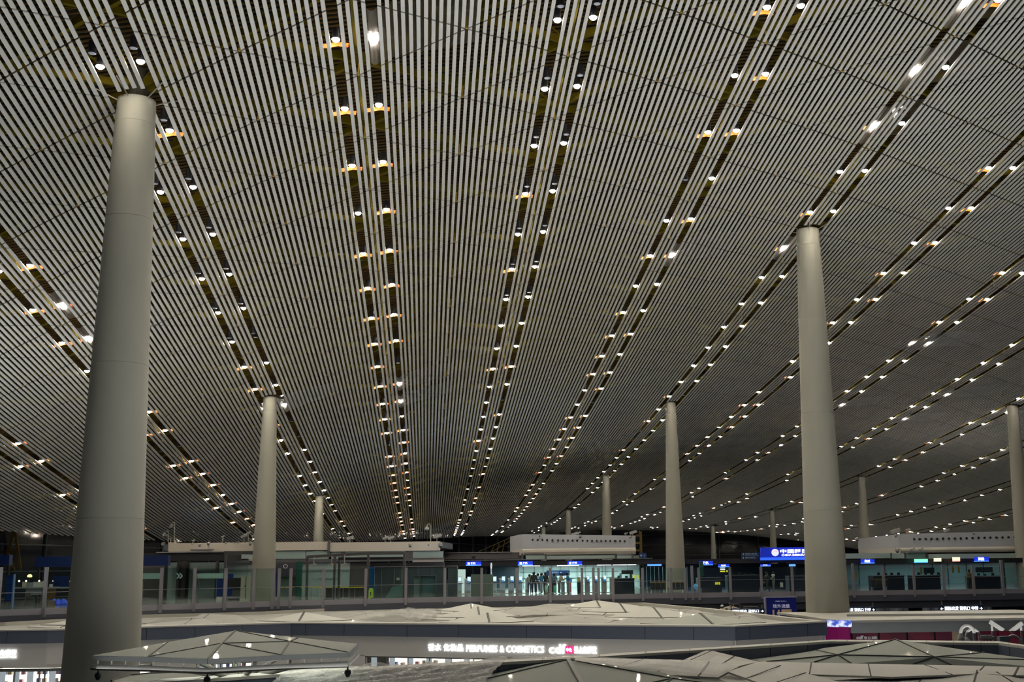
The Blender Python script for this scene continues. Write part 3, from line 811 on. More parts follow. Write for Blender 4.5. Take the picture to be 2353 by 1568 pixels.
# folded pale panels
def folded(label, pts, faces, bars, t=.045):
    V = [pz(*p) for p in pts]; c = sum(V, Vector())/len(V)
    e = empty('roof_panel', (c.x, c.y, min(v.z for v in V)-t), label, 'roof panel', 'folded pale panels on the near roof')
    put(MB().sheet(V, faces, t), 'panel', m_cope, e)
    b = MB()
    for a, c2, d in bars:
        p = V[a[0]].lerp(V[a[1]], a[2]); q = V[c2[0]].lerp(V[c2[1]], c2[2]); b.beam(p+Vector((0, 0, .004)), q+Vector((0, 0, .004)), d, .012)
    tag(put(b, 'panel_joint', m_joint, e), kind='stuff'); return e
folded('pale strip of coping panels wrapped in film beside the bottom centre skylight', [(1316, 1520, -2.42), (1325, 1512, -2.40), (1480, 1515, -2.48), (1600, 1517.5, -2.5), (1700, 1531, -2.62), (1650, 1557, -2.75), (1500, 1550, -2.72), (1400, 1537, -2.58)], [(0, 7, 2, 1), (7, 6, 3, 2), (6, 5, 4, 3)],
 [((7, 6, .1), (2, 2, 0), .03), ((6, 6, 0), (3, 2, .25), .03), ((6, 5, .7), (3, 4, .3), .03)])
folded('small peaked pale panel rising against the slate upstand', [(1573, 1516, -2.62), (1622, 1495.5, -2.40), (1636, 1496, -2.40), (1742, 1521, -2.62), (1700, 1531, -2.66), (1600, 1519, -2.62)], [(0, 5, 2, 1), (5, 4, 3, 2)],
 [((0, 5, .5), (2, 2, 0), .02), ((5, 4, .6), (2, 3, .5), .02)])
folded('sloping pale panel field at the bottom, right of the wrapped strip', [(1672, 1544, -2.68), (1742, 1521, -2.56), (1760, 1520.5, -2.56), (1862, 1550, -2.66), (1930, 1568, -2.75), (1960, 1600, -2.95), (1830, 1600, -2.95)], [(0, 6, 2, 1), (6, 3, 2), (6, 5, 4, 3)],
 [((0, 6, .3), (2, 3, .35), .025), ((0, 6, .6), (2, 3, .9), .025)])
folded('long pale coping band in front of the lower right skylight', [(1760, 1521, -2.58), (1870, 1523.5, -2.60), (2262, 1531, -2.60), (2440, 1537, -2.60), (2440, 1556, -2.66), (2245, 1549, -2.66), (2050, 1556, -2.66), (1860, 1550, -2.66)], [(0, 7, 1), (7, 6, 2, 1), (6, 5, 2), (5, 4, 3, 2)],
 [((7, 7, 0), (0, 1, .95), .03), ((7, 6, .75), (1, 2, .33), .03), ((6, 5, .7), (1, 2, .66), .03), ((5, 5, 0), (2, 2, 0), .03), ((5, 4, .45), (2, 3, .45), .05)])
folded('broad pale roof panel filling the bottom right corner', [(1880, 1566, -2.80), (2040, 1557, -2.74), (2125, 1550, -2.70), (2245, 1541, -2.62), (2290, 1545, -2.64), (2345, 1561, -2.72), (2440, 1575, -2.78), (2440, 1640, -3.0), (1860, 1640, -3.0)], [(0, 8, 2, 1), (8, 7, 4, 3, 2), (7, 6, 5, 4)],
 [((2, 2, 0), (8, 7, .35), .03), ((3, 3, 0), (8, 7, .62), .03), ((4, 4, 0), (7, 7, 0), .04)])

# ------------------------------------------------------------ plastic film
def film_mat():
    m = bpy.data.materials.new('clear_film'); m.use_nodes = True; nt = m.node_tree; nt.nodes.clear()
    out = nt.nodes.new('ShaderNodeOutputMaterial'); tr = nt.nodes.new('ShaderNodeBsdfTransparent'); pb = nt.nodes.new('ShaderNodeBsdfPrincipled')
    pb.inputs['Base Color'].default_value = (.75, .74, .70, 1); pb.inputs['Roughness'].default_value = .14; pb.inputs['Specular IOR Level'].default_value = .8
    mx = nt.nodes.new('ShaderNodeMixShader'); mx.inputs[0].default_value = .40
    tc = nt.nodes.new('ShaderNodeTexCoord'); n = nt.nodes.new('ShaderNodeTexNoise'); n.inputs['Scale'].default_value = 5; n.inputs['Detail'].default_value = 4; n.inputs['Distortion'].default_value = 1.2
    bp = nt.nodes.new('ShaderNodeBump'); bp.inputs['Strength'].default_value = .9; bp.inputs['Distance'].default_value = .06
    nt.links.new(tc.outputs['Object'], n.inputs['Vector']); nt.links.new(n.outputs['Fac'], bp.inputs['Height']); nt.links.new(bp.outputs[0], pb.inputs['Normal'])
    nt.links.new(tr.outputs[0], mx.inputs[1]); nt.links.new(pb.outputs[0], mx.inputs[2]); nt.links.new(mx.outputs[0], out.inputs[0]); return m
m_film = film_mat()
def film(quad, nx, ny, amp, label, seed, pts3=None, name='plastic_sheet', group='clear plastic sheets'):
    r = random.Random(seed); Q = pts3 or [pz(*p) for p in quad]
    ph = [(r.uniform(2, 9), r.uniform(2, 9), r.uniform(0, 6)) for _ in range(6)]
    V = []
    for j in range(ny+1):
        for i in range(nx+1):
            s, t = i/nx, j/ny
            p = Q[0].lerp(Q[1], s).lerp(Q[3].lerp(Q[2], s), t)
            z = sum(abs(math.sin(a*s*3+b*t*2+c)) for a, b, c in ph)/6*amp + r.uniform(-.12, .12)*amp
            V.append((p.x+r.uniform(-.02, .02), p.y+r.uniform(-.02, .02), p.z+z))
    Fc = [(j*(nx+1)+i, j*(nx+1)+i+1, (j+1)*(nx+1)+i+1, (j+1)*(nx+1)+i) for j in range(ny) for i in range(nx)]
    mb = MB(); mb.add(V, [f[::-1] for f in Fc]); o = put(mb, name, m_film, None, True)
    return tag(o, label, 'plastic sheet', group)
film([(655, 1552, -2.50), (1165, 1522, -2.48), (1115, 1580, -2.80), (600, 1610, -2.85)], 70, 30, .20, 'crumpled clear plastic sheet over the coping, left of the bottom centre skylight', 1)
film([(1130, 1515, -2.42), (1325, 1507, -2.42), (1318, 1513, -2.45), (1135, 1527, -2.55)], 24, 5, .06, 'narrow plastic wrap on the coping left of the skylight apex', 2)
film([(1325, 1511, -2.38), (1690, 1527, -2.55), (1648, 1556, -2.70), (1322, 1523, -2.42)], 36, 8, .05, 'clear plastic wrap on the pale strip right of the skylight apex', 3)
film([(835, 1424, -2.55), (935, 1406, -2.50), (1015, 1414, -2.50), (985, 1430, -2.50)], 18, 10, .35, 'heap of plastic film on the perfume shop roof', 4)

# ------------------------------------------------------------ canopy (lower left)
cpts = [(213, 1507, -1.95), (541, 1450, -1.55), (822, 1480, -1.83), (800, 1500, -1.93), (646, 1506, -1.95), (478, 1515, -1.97), (341, 1510, -1.96), (386, 1476, -1.76), (686, 1466, -1.70), (510, 1479.5, -1.73), (666, 1475, -1.74)]
CV = [pz(*p) for p in cpts]
cn = empty('glass_canopy', (CV[9].x, CV[9].y+.6, G0), 'faceted grey glass canopy on a steel frame at the lower left', 'canopy', 'glass canopies')
put(MB().sheet(CV, [(0, 6, 7), (6, 9, 1, 7), (6, 5, 9), (5, 4, 9), (9, 4, 10), (9, 10, 1), (10, 8, 1), (10, 4, 3), (10, 3, 2), (10, 2, 8)], .03), 'glass_panel', mat('canopy_glass_c', (.42, .44, .385), .6, coat=.2, noise=.05, nscale=.6), cn)
b = MB()
for i, j, w in ((6, 7, .04), (1, 9, .05), (9, 5, .05), (9, 10, .02), (6, 9, .02), (9, 4, .02), (8, 10, .045), (10, 4, .045), (1, 10, .02), (10, 3, .02)):
    b.beam(CV[i]+Vector((0, 0, .008)), CV[j]+Vector((0, 0, .008)), w, .02)
put(b, 'mullion', m_mull, cn)
b = MB(); rim = [0, 6, 5, 4, 3, 2]
for i, j in zip(rim[:-1], rim[1:]): b.beam(CV[i]-Vector((0, 0, .06)), CV[j]-Vector((0, 0, .06)), .05, .11)
for i, j in ((0, 7), (7, 1), (1, 8), (8, 2)): b.beam(CV[i]-Vector((0, 0, .05)), CV[j]-Vector((0, 0, .05)), .05, .07)
put(b, 'rim_channel', mat('rim_grey', (.045, .05, .048), .55), cn)
b = MB(); off = Vector((0, 0, -.27)); tp = [CV[0]+off, CV[6]+off, CV[5]+off, CV[4]+off, CV[3]+off]
b.tube(tp, .07, 12); b.tube([CV[3]+off, CV[2]+off], .05, 8)
for i in range(len(tp)-1):
    for t in (.1, .35, .6, .85):
        p = tp[i].lerp(tp[i+1], t); b.tube([p, p+Vector((0, 0, .20))], .02, 6)
hub = Vector((CV[9].x+.35, CV[9].y+.9, CV[9].z-.95))
for p in (tp[2].lerp(tp[1], .35), tp[2], tp[2].lerp(tp[3], .6), tp[3].lerp(tp[4], .2), CV[7]-Vector((0, 0, .2)), CV[8]-Vector((0, 0, .2)), CV[1]-Vector((0, 0, .2))): b.tube([p, hub], .055, 8)
put(b, 'steel_frame', m_steel, cn, True)
b = MB(); b.tube([Vector((hub.x, hub.y, G0)), hub+Vector((0, 0, .1))], .16, 20); put(b, 'post', m_steel, cn, True)
def dome_cam(p, down, parent_lab, grp='dome security cameras', s=1.0):
    e = empty('security_camera', (p.x, p.y, p.z-.2*s), parent_lab, 'security camera', grp)
    put(MB().lathe((p.x, p.y, p.z-.10*s), [(.07*s, 0), (.08*s, .03*s), (.07*s, .09*s), (.02*s, .12*s), (.015*s, .2*s)], 16), 'housing', m_white if down else m_dark, e, True)
    put(MB().lathe((p.x, p.y, p.z-.17*s), [(.01*s, 0), (.045*s, .015*s), (.065*s, .07*s)], 16), 'dome', m_dark, e, True)
    return e
dome_cam(tp[0].lerp(tp[1], .12)-Vector((0, 0, .13)), False, 'small dark camera hanging under the left tip of the glass canopy')
dome_cam(tp[2]-Vector((0, 0, .13)), False, 'small dark camera hanging under the middle of the glass canopy')
dome_cam(tp[4]-Vector((0, 0, .13)), False, 'small dark camera hanging under the right end of the glass canopy')
# lower canopy behind the coping
lc = [(256, 1566, -3.0), (300, 1553, -2.95), (345, 1548.5, -2.9), (540, 1541, -2.85), (700, 1533, -2.8), (765, 1538, -2.85), (600, 1552, -2.95), (420, 1566, -3.0), (300, 1573, -3.02)]
LV = [pz(*p) for p in lc]
c2 = empty('glass_canopy', (LV[3].x, LV[3].y, G0), 'low rounded glass canopy half hidden behind the coping at lower left', 'canopy', 'glass canopies')
put(MB().sheet(LV, [(8, 7, 6, 5, 4, 3, 2, 1, 0)], .05), 'glass_panel', m_glz, c2)
b = MB(); b.tube(LV[:6], .04, 6); put(b, 'rim', m_steel, c2)
b = MB(); b.tube([(LV[3].x, LV[3].y-.5, G0), (LV[3].x, LV[3].y-.5, LV[3].z-.1)], .12, 12); put(b, 'post', m_steel, c2)

# ------------------------------------------------------------ camera masts at the right behind the parapet
def mast(x, yb, yt, D, style, label, r=.035):
    p0 = at_d(x, yb, D); zt_ = at_d(x, yt, D).z
    e = empty('security_camera', (p0.x, p0.y, G0+.0), label, 'security camera', 'white camera masts at lower right')
    b = MB(); z1 = zt_
    if style == 'hook':
        pts = [(p0.x, p0.y, G0), (p0.x, p0.y, z1-.25)]+[(p0.x-HR.x*.22*(1-math.cos(a)), p0.y-HR.y*.22*(1-math.cos(a)), z1-.25+.25*math.sin(a)) for a in np.linspace(.3, math.pi, 8)]
        b.tube(pts, r, 10); q = Vector(pts[-1]); put(b, 'mast', m_white, e, True)
        put(MB().lathe((q.x, q.y, q.z-.30), [(.09, 0), (.12, .04), (.11, .2), (.04, .3)], 18), 'housing', m_white, e, True)
        put(MB().lathe((q.x, q.y, q.z-.38), [(.02, 0), (.07, .03), (.09, .08)], 18), 'dome', m_dark, e, True)
    else:
        b.tube([(p0.x, p0.y, G0), (p0.x, p0.y, z1)], r, 10); put(b, 'mast', m_white, e, True)
        k = MB(); a = Vector((p0.x, p0.y, z1)); sgn = 1 if style == 'right' else -1
        k.beam(a-HR*.05*sgn+Vector((0, 0, .12)), a+HR*.36*sgn-Vector((0, 0, .16)), .12, .12); put(k, 'housing', m_white, e)
    return e
mast(2240, 1475, 1438, 37, 'hook', 'large hooked camera mast just left of the lower right red panels', .05)
mast(2252, 1475, 1446, 37.5, 'hook', 'second hooked camera mast, right of the large hooked one', .045)
mast(2282, 1475, 1438, 38, 'right', 'straight mast with a tilted box camera between the red panels')
mast(2349, 1478, 1441, 38, 'left', 'mast with a box camera at the right edge above the parapet')
mast(2345, 1480, 1461, 37, 'hook', 'short bent white pipe near the right edge', .045)
for k, (x, y) in enumerate(((2265, 1464), (2272, 1467))):
    p = at_d(x, y, 37.3); e = empty('security_camera', (p.x, p.y, p.z), ('left' if k == 0 else 'right')+' of two small bullet cameras clustered low beside the masts', 'security camera', 'white camera masts at lower right')
    b = MB(); b.beam(p-HR*.16, p+HR*.16-HF*.1, .11, .11); put(b, 'housing', m_white, e)
    b = MB(); b.tube([p, (p.x, p.y, zt-.4)], .03, 8); put(b, 'mast', m_white, e)
p = at_d(2306, 1468, 37); e = empty('equipment_box', (p.x, p.y, zt-.3), 'small grey green box on the parapet beside a white bottle shape', 'box')
b = MB(); b.box((p.x, p.y, p.z), (.36, .2, .14)); put(b, 'casing', mat('box_teal', (.18, .25, .26), .5), e)
b = MB(); b.box((p.x, p.y, zt-.1), (.3, .16, .36)); put(b, 'stand', m_white, e)

def add_wall_fill(p, tgt, sx, sy, power, col):  # unseen area light added on the lower level to brighten the shop walls
    l = bpy.data.lights.new('wall_fill', 'AREA'); l.shape = 'RECTANGLE'; l.size = sx; l.size_y = sy; l.energy = power; l.color = col
    o = bpy.data.objects.new('wall_fill', l); COL.objects.link(o); o.location = p; o.visible_camera = False
    o.rotation_euler = (Vector(tgt)-Vector(p)).to_track_quat('-Z', 'Y').to_euler()
add_wall_fill((15, -3, -4.5), (13, 12, -1.0), 16, 2, 430, (1, .97, .92))
add_wall_fill((-8, 2, -4.5), (-6, 14, -1.0), 8, 2, 160, (1, .97, .92))
add_wall_fill((34, -2, -4.5), (34, 9, -1.5), 8, 2, 120, (1, .97, .95))

# ============================================================ departures deck
def hz(x): return 1318.4 - 0.01142*x
RZ = -PS
def pbox(mb, x0, y0, x1, y1, D, dep, z0=None, z1=None):
    """box facing the hall: photo columns x0..x1, rows y0..y1 at distance D; z0/z1 override the levels"""
    ym = y1 if y1 is not None else 1370
    p = at_d(x0, (y0+ym)/2, D); q = at_d(x1, (y0+ym)/2, D)
    za = z0 if z0 is not None else at_d((x0+x1)/2, y1, D).z
    zb = z1 if z1 is not None else at_d((x0+x1)/2, y0, D).z
    m = (p+q)/2 + HF*(dep/2)
    mb.box((m.x, m.y, (za+zb)/2), ((q-p).dot(HR), dep, zb-za), RZ); return mb
def PB(name, x0, y0, x1, y1, D, dep, m, parent=None, label=None, cat=None, group=None, kind=None, **k):
    o = put(pbox(MB(), x0, y0, x1, y1, D, dep, **k), name, m, parent)
    return tag(o, label, cat, group, kind)
def E_(name, x, D, label, cat, group=None, z=0.0, kind=None):
    p = at_d(x, 1300, D); return empty(name, (p.x, p.y, z), label, cat, group, kind=kind)

GL = [(-120, 57.5), (0, 60), (100, 61.5), (370, 66.5), (520, 69), (630, 71), (840, 74), (933, 75.5), (1107, 76.5), (1264, 77.5), (1540, 79.5), (1750, 80.5), (1960, 81), (2301, 81.5), (2480, 82)]
def gD(x): return float(np.interp(x, [g[0] for g in GL], [g[1] for g in GL]))
def gpt(x, dd=0.0, z=0.0): p = at_d(x, 1300, gD(x)+dd); return Vector((p.x, p.y, z))
xs = [g[0] for g in GL]
m_deckf = mat('deck_floor', (.13, .13, .13), .18, noise=.05, nscale=.3, coat=.2)
poly = [(gpt(x, .1).x, gpt(x, .1).y) for x in xs]+[(130, 100), (130, 215), (-60, 215), (-60, 60)]
put(MB().prism(poly, -.5, 0.0), 'floor', m_deckf)['kind'] = 'structure'
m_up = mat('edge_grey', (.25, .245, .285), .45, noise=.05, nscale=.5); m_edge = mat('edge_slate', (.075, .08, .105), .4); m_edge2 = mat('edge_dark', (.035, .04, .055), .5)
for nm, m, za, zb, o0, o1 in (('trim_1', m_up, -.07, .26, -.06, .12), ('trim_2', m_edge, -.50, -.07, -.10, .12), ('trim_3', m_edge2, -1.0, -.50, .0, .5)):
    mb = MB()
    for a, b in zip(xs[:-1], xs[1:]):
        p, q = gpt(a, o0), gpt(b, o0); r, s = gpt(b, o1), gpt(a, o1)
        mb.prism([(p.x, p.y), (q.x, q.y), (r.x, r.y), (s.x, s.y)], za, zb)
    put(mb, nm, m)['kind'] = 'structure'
# glass balustrade
def glass_mat(name, tint, gl):
    m = bpy.data.materials.new(name); m.use_nodes = True; nt = m.node_tree; nt.nodes.clear()
    out = nt.nodes.new('ShaderNodeOutputMaterial'); tr = nt.nodes.new('ShaderNodeBsdfTransparent'); g = nt.nodes.new('ShaderNodeBsdfGlossy')
    tr.inputs[0].default_value = (*tint, 1); g.inputs['Roughness'].default_value = .06; g.inputs['Color'].default_value = (.8, .9, .9, 1)
    lw = nt.nodes.new('ShaderNodeFresnel'); lw.inputs[0].default_value = 1.45
    ml = nt.nodes.new('ShaderNodeMath'); ml.operation = 'MULTIPLY_ADD'; ml.inputs[1].default_value = 1.0; ml.inputs[2].default_value = gl
    nt.links.new(lw.outputs[0], ml.inputs[0])
    mx = nt.nodes.new('ShaderNodeMixShader'); nt.links.new(ml.outputs[0], mx.inputs[0]); nt.links.new(tr.outputs[0], mx.inputs[1]); nt.links.new(g.outputs[0], mx.inputs[2]); nt.links.new(mx.outputs[0], out.inputs[0]); return m
m_glass = glass_mat('balustrade_glass', (.84, .92, .90), .01)
m_post = mat('post_aluminium', (.30, .29, .32), .38, .4)
posts = [(-82, 1305), (3, 1305), (108, 1305), (196, 1305), (284, 1305), (373, 1306), (449, 1306), (520, 1307), (585.5, 1307), (628.8, 1307), (642.8, 1307), (669.5, 1307), (744.5, 1308), (841.5, 1308), (933.5, 1306), (1022.5, 1306), (1107, 1306), (1187.5, 1306.5), (1264, 1306.5), (1337, 1306), (1363, 1306), (1375, 1306), (1408, 1306), (1476, 1306), (1541, 1306), (1573.5, 1306), (1589.7, 1301), (1605, 1305.5), (1677, 1304), (1748, 1304), (1819, 1304), (1890, 1303), (1959, 1296), (2028.6, 1301), (2098, 1301), (2166, 1300), (2234, 1300), (2301, 1288), (2370, 1300), (2440, 1300)]
bal = empty('glass_balustrade', gpt(1176, 0, 0), 'long glass balustrade with grey posts along the edge of the departures deck', 'balustrade')
ztop = {}
for x, yt in posts:
    D_ = gD(x); zt2 = at_d(x, yt, D_).z; ztop[x] = zt2
    p = gpt(x, -.10); b = MB(); b.box((p.x, p.y, (zt2-.22)/2), (.17, .14, zt2+.22), RZ); b.box((p.x, p.y, zt2+.01), (.13, .18, .02), RZ)
    put(b, 'post', m_post, bal)
for (x0, _), (x1, _) in zip(posts[:-1], posts[1:]):
    a, b = gpt(x0), gpt(x1); t = min(ztop[x0], ztop[x1]); t = min(t, 2.45) if x0 < 600 else min(t, at_d(x0, 1305, gD(x0)).z)
    g = MB(); g.beam((a.x, a.y, (.26+t)/2), (b.x, b.y, (.26+t)/2), .02, t-.26); put(g, 'glass_panel', m_glass, bal)
    if x1-x0 > 20:
        r = MB(); r.beam((a.x, a.y, 1.12), (b.x, b.y, 1.12), .03, .025); put(r, 'rail', m_post, bal)

# ------------------------------------------------------------ outer walls of the hall
m_fac = mat('facade_glass', (.012, .015, .022), .12, noise=.2, nscale=.1)
m_fline = mat('facade_line', (.05, .06, .07), .4)
def facade(name, a, b, z0, z1, step=2.2, vstep=9.0):
    a = Vector(a); b = Vector(b); d = (b-a); L = d.length; e = d/L; nr = Vector((-e.y, e.x))
    o = put(MB().prism([(a.x, a.y), (b.x, b.y), (b.x+nr.x*.4, b.y+nr.y*.4), (a.x+nr.x*.4, a.y+nr.y*.4)], z0, z1), name, m_fac); o['kind'] = 'structure'
    mb = MB(); z = z0+step
    while z < z1: mb.beam((a.x-nr.x*.1, a.y-nr.y*.1, z), (b.x-nr.x*.1, b.y-nr.y*.1, z), .12, .10); z += step
    s = 4
    while s < L: p = a+e*s-nr*.1; mb.beam((p.x, p.y, z0), (p.x, p.y, z1), .16, .1); s += vstep
    tag(put(mb, 'facade_line', m_fline, o), kind='stuff'); return o
facade('wall_left', (-50, -18), (-50+78, -18+78*2.88), G0, 14)
facade('wall_back', (26, 206), (140, 206), G0, 16)
facade('wall_right', (112, 210), (112, -10), G0, 22)
put(MB().prism([(112, -12.4), (112, -12), (60, -46), (60, -46.4)], G0, 20), 'wall_front', mat('plain_dark_wall', (.06, .06, .065), .6))['kind'] = 'structure'
# yellow trusses against the facades
m_yeld = mat('truss_yellow', (.10, .065, .006), .6)
def truss(name, segs, D, label, w=.2):
    e = None
    for k, (x0, y0, x1, y1) in enumerate(segs):
        p, q = at_d(x0, y0, D), at_d(x1, y1, D)
        if e is None: e = empty(name, (q.x, q.y, min(p.z, q.z)), label, 'truss')
        put(MB().beam(p, q, w, w), 'truss_bar', m_yeld, e)
truss('facade_truss', [(35, 1222, 47, 1312), (33, 1222, 18, 1272), (-6, 1243, 18, 1272), (18, 1272, 32, 1312), (-10, 1268, 40, 1268.5)], 92, 'dark yellow steel truss at the far left behind the glass')
truss('facade_truss', [(1472, 1222, 1473.5, 1271), (1461, 1231, 1472, 1231), (1461, 1248.5, 1472, 1248.5), (1461, 1265.5, 1472, 1265.5)], 130, 'yellow steel post right of the white duct box', .24)
truss('facade_truss', [(1173, 1236, 1100, 1268), (1173, 1243, 1128, 1270), (1160, 1243, 1154, 1270), (1148, 1249, 1141, 1270), (1136, 1254, 1128, 1270)], 170, 'dark yellow truss bars behind the left end of the white duct box', .12)

# ------------------------------------------------------------ security hall (left, with the beige parapet)
m_beige = mat('parapet_beige', (.56, .51, .44), .55, noise=.04, nscale=.5)
m_teal = mat('teal_panel', (.34, .44, .43), .35, noise=.05, nscale=.4)
m_head = mat('header_grey', (.09, .09, .10), .5)
m_blk = mat('awning_black', (.016, .016, .019), .6)
m_brn = mat('door_frame_brown', (.085, .08, .08), .5)
m_navy = mat('sign_navy', (.003, .014, .07), .5, emit=.03, ecol=(.01, .05, .25))
sh = E_('security_hall', 690, 97, 'low hall building with beige parapet and pale teal wall panels behind the glass', 'building')
PB('parapet', 388, 1247, 752.5, 1266.5, 95, .5, m_beige, sh); PB('parapet', 757, 1246, 1010, 1267, 95, .5, m_beige, sh)
b = MB(); pa = at_d(388, 1256, 95); b.lathe((pa.x+.2, pa.y+.35, at_d(388, 1266.5, 95).z), [(.34, 0), (.34, at_d(388, 1247, 95).z-at_d(388, 1266.5, 95).z)], 16); put(b, 'parapet_end', m_beige, sh, True)
PB('roof', 376, 1248, 1010, 1262, 95.6, 11, m_slate, sh)
PB('expansion_joint', 752.5, 1243, 757.5, 1276, 94.8, .6, m_head, sh)
for x0, x1 in ((632, 702), (703.2, 755), (761, 784), (792, 931), (948, 1018)): PB('upper_panel', x0, 1267.5, x1, 1285, 95.2, .3, m_teal, sh)
PB('upper_panel', 537, 1274, 583, 1285, 95.2, .3, m_teal, sh)
for x0, x1 in ((784, 792), (931, 948)): PB('upper_mullion', x0, 1267.5, x1, 1285, 95.1, .4, m_head, sh)
PB('header', 515, 1285, 1018, 1292, 94.9, .8, m_head, sh); PB('header', 948, 1287, 1019, 1292, 94.6, .3, mat('beige_dim', (.28, .26, .24), .6), sh)
for x0, x1, m in ((385, 405, m_teal), (434, 494, m_teal), (500, 513, m_teal), (519, 568, m_teal), (568.5, 584, m_teal), (693, 766, m_teal), (766.5, 777, m_teal), (782, 803, m_teal)):
    PB('wall_panel', x0, 1293, x1, None, 95.3, .2, m, sh, z0=0)
PB('wall', 320, 1296, 1020, None, 96.2, .3, m_brn, sh, z0=0)
for x0, x1, y0 in ((405, 411, 1290), (417, 424, 1290), (494, 500, 1290), (404, 434, 1291), (633, 680, 1293), (803, 842, 1293)):
    PB('door_frame', x0, y0, x1, None, 95.0 if x1-x0 < 12 else 95.5, .3, m_brn, sh, z0=0)
PB('lower_glass', 640, 1326, 668, None, 95.1, .1, mat('green_glass', (.12, .17, .16), .2), sh, z0=0)
for y in (1312, ): 
    for x0, x1 in ((434, 494), (519, 584), (693, 777), (782, 803)): PB('panel_seam', x0, y, x1, y+.8, 95.2, .06, m_head, sh)
PB('panel_seam', 732, 1330, 777, 1330.8, 95.2, .06, m_head, sh)
PB('dark_entrance_wall', 633, 1293, 680, 1326, 94.7, .2, mat('entrance_dark', (.045, .045, .06), .4), sh)
b = MB(); pc = at_d(656, 1302, 94.6); 
for k in range(5): a0, a1 = math.pi/2+k*2*math.pi/5, math.pi/2+(k+1)*2*math.pi/5; b.beam((pc.x+HR.x*.18*math.cos(a0), pc.y+HR.y*.18*math.cos(a0), pc.z+.18*math.sin(a0)), (pc.x+HR.x*.18*math.cos(a1), pc.y+HR.y*.18*math.cos(a1), pc.z+.18*math.sin(a1)), .03, .03)
tag(put(b, 'logo', m_dimw, sh), 'pale pentagon logo')
gp_ = PB('green_pillar', 680.5, 1291, 692, None, 93, .4, mat('deep_green', (.006, .07, .05), .4), None, 'deep green square pillar left of the yellow barrier tape', 'pillar', 'green pillars', kind='thing', z0=0)
PB('green_pillar', 1609, 1291, 1617.5, None, 97, .4, MATS['deep_green'], None, 'dark green pillar in the dim check-in hall beside the blue sign', 'pillar', 'green pillars', kind='thing', z0=0)
PB('green_pillar', 2302, 1287, 2310.5, None, 96, .4, MATS['deep_green'], None, 'green pillar at the right, beside the last dark counter', 'pillar', 'green pillars', kind='thing', z0=0)
# black awning and blue boards at the left
aw = E_('awning', 445, 90, 'long black awning under the beige parapet at the left', 'awning')
PB('canopy', 316, 1270, 517, 1289.5, 89.5, 4.5, m_blk, aw); PB('edge_strip', 359, 1268, 520, 1270.3, 89.3, .3, m_post, aw); PB('leg', 378, 1289, 382, None, 90, .2, m_blk, aw, z0=0); PB('leg', 514, 1289, 518, None, 90, .2, m_blk, aw, z0=0)
for x0, y0, x1, y1, lab in ((-30, 1276, 21, 1300, 'blank navy blue overhead board cut by the left edge'), (80.5, 1278, 386, 1302, 'long blank navy blue overhead board behind the broad left column')):
    bo = E_('overhead_board', (x0+x1)/2, 84, lab, 'sign', 'navy overhead boards')
    PB('board', x0, y0, x1, y1, 84, .5, m_navy, bo)
    for xx in (x0+6, x1-5): PB('leg', xx-2, y1, xx+2, None, 84.1, .2, m_blk, bo, z0=0)
# portal frames
def portal(label, xs_, ytops, D, foots, w=4.6, name='portal_frame'):
    e = E_(name, xs_[0], D, label, 'frame', 'dark metal portal frames')
    for x, yt in zip(xs_, ytops): PB('post', x-w/2, yt, x+w/2, None, D, .22, mat('frame_bronze', (.10, .095, .10), .35, .3), e, z0=0)
    for (x0, y0), (x1, y1) in zip(list(zip(xs_, ytops))[:-1], list(zip(xs_, ytops))[1:]):
        p, q = at_d(x0, y0+2, D+.1), at_d(x1, y1+2, D+.1); put(MB().beam(p, q, .22, .17), 'beam', MATS['frame_bronze'], e)
        put(MB().beam(p+Vector((0, 0, .10)), q+Vector((0, 0, .10)), .24, .03), 'top_edge', m_steel, e)
    return e
portal('dark metal portal frame in front of the pale column at the left', [516, 594], [1269, 1270], 73.6, None)
pf = portal('wide dark metal portal frame above the yellow barrier tape', [705, 768, 845, 928], [1279, 1275, 1271, 1270], 78, None, 5)
PB('beam', 778, 1281, 930, 1287, 78.6, .2, m_blk, pf); PB('post', 776, 1281, 781, None, 79, .2, MATS['frame_bronze'], pf, z0=0)
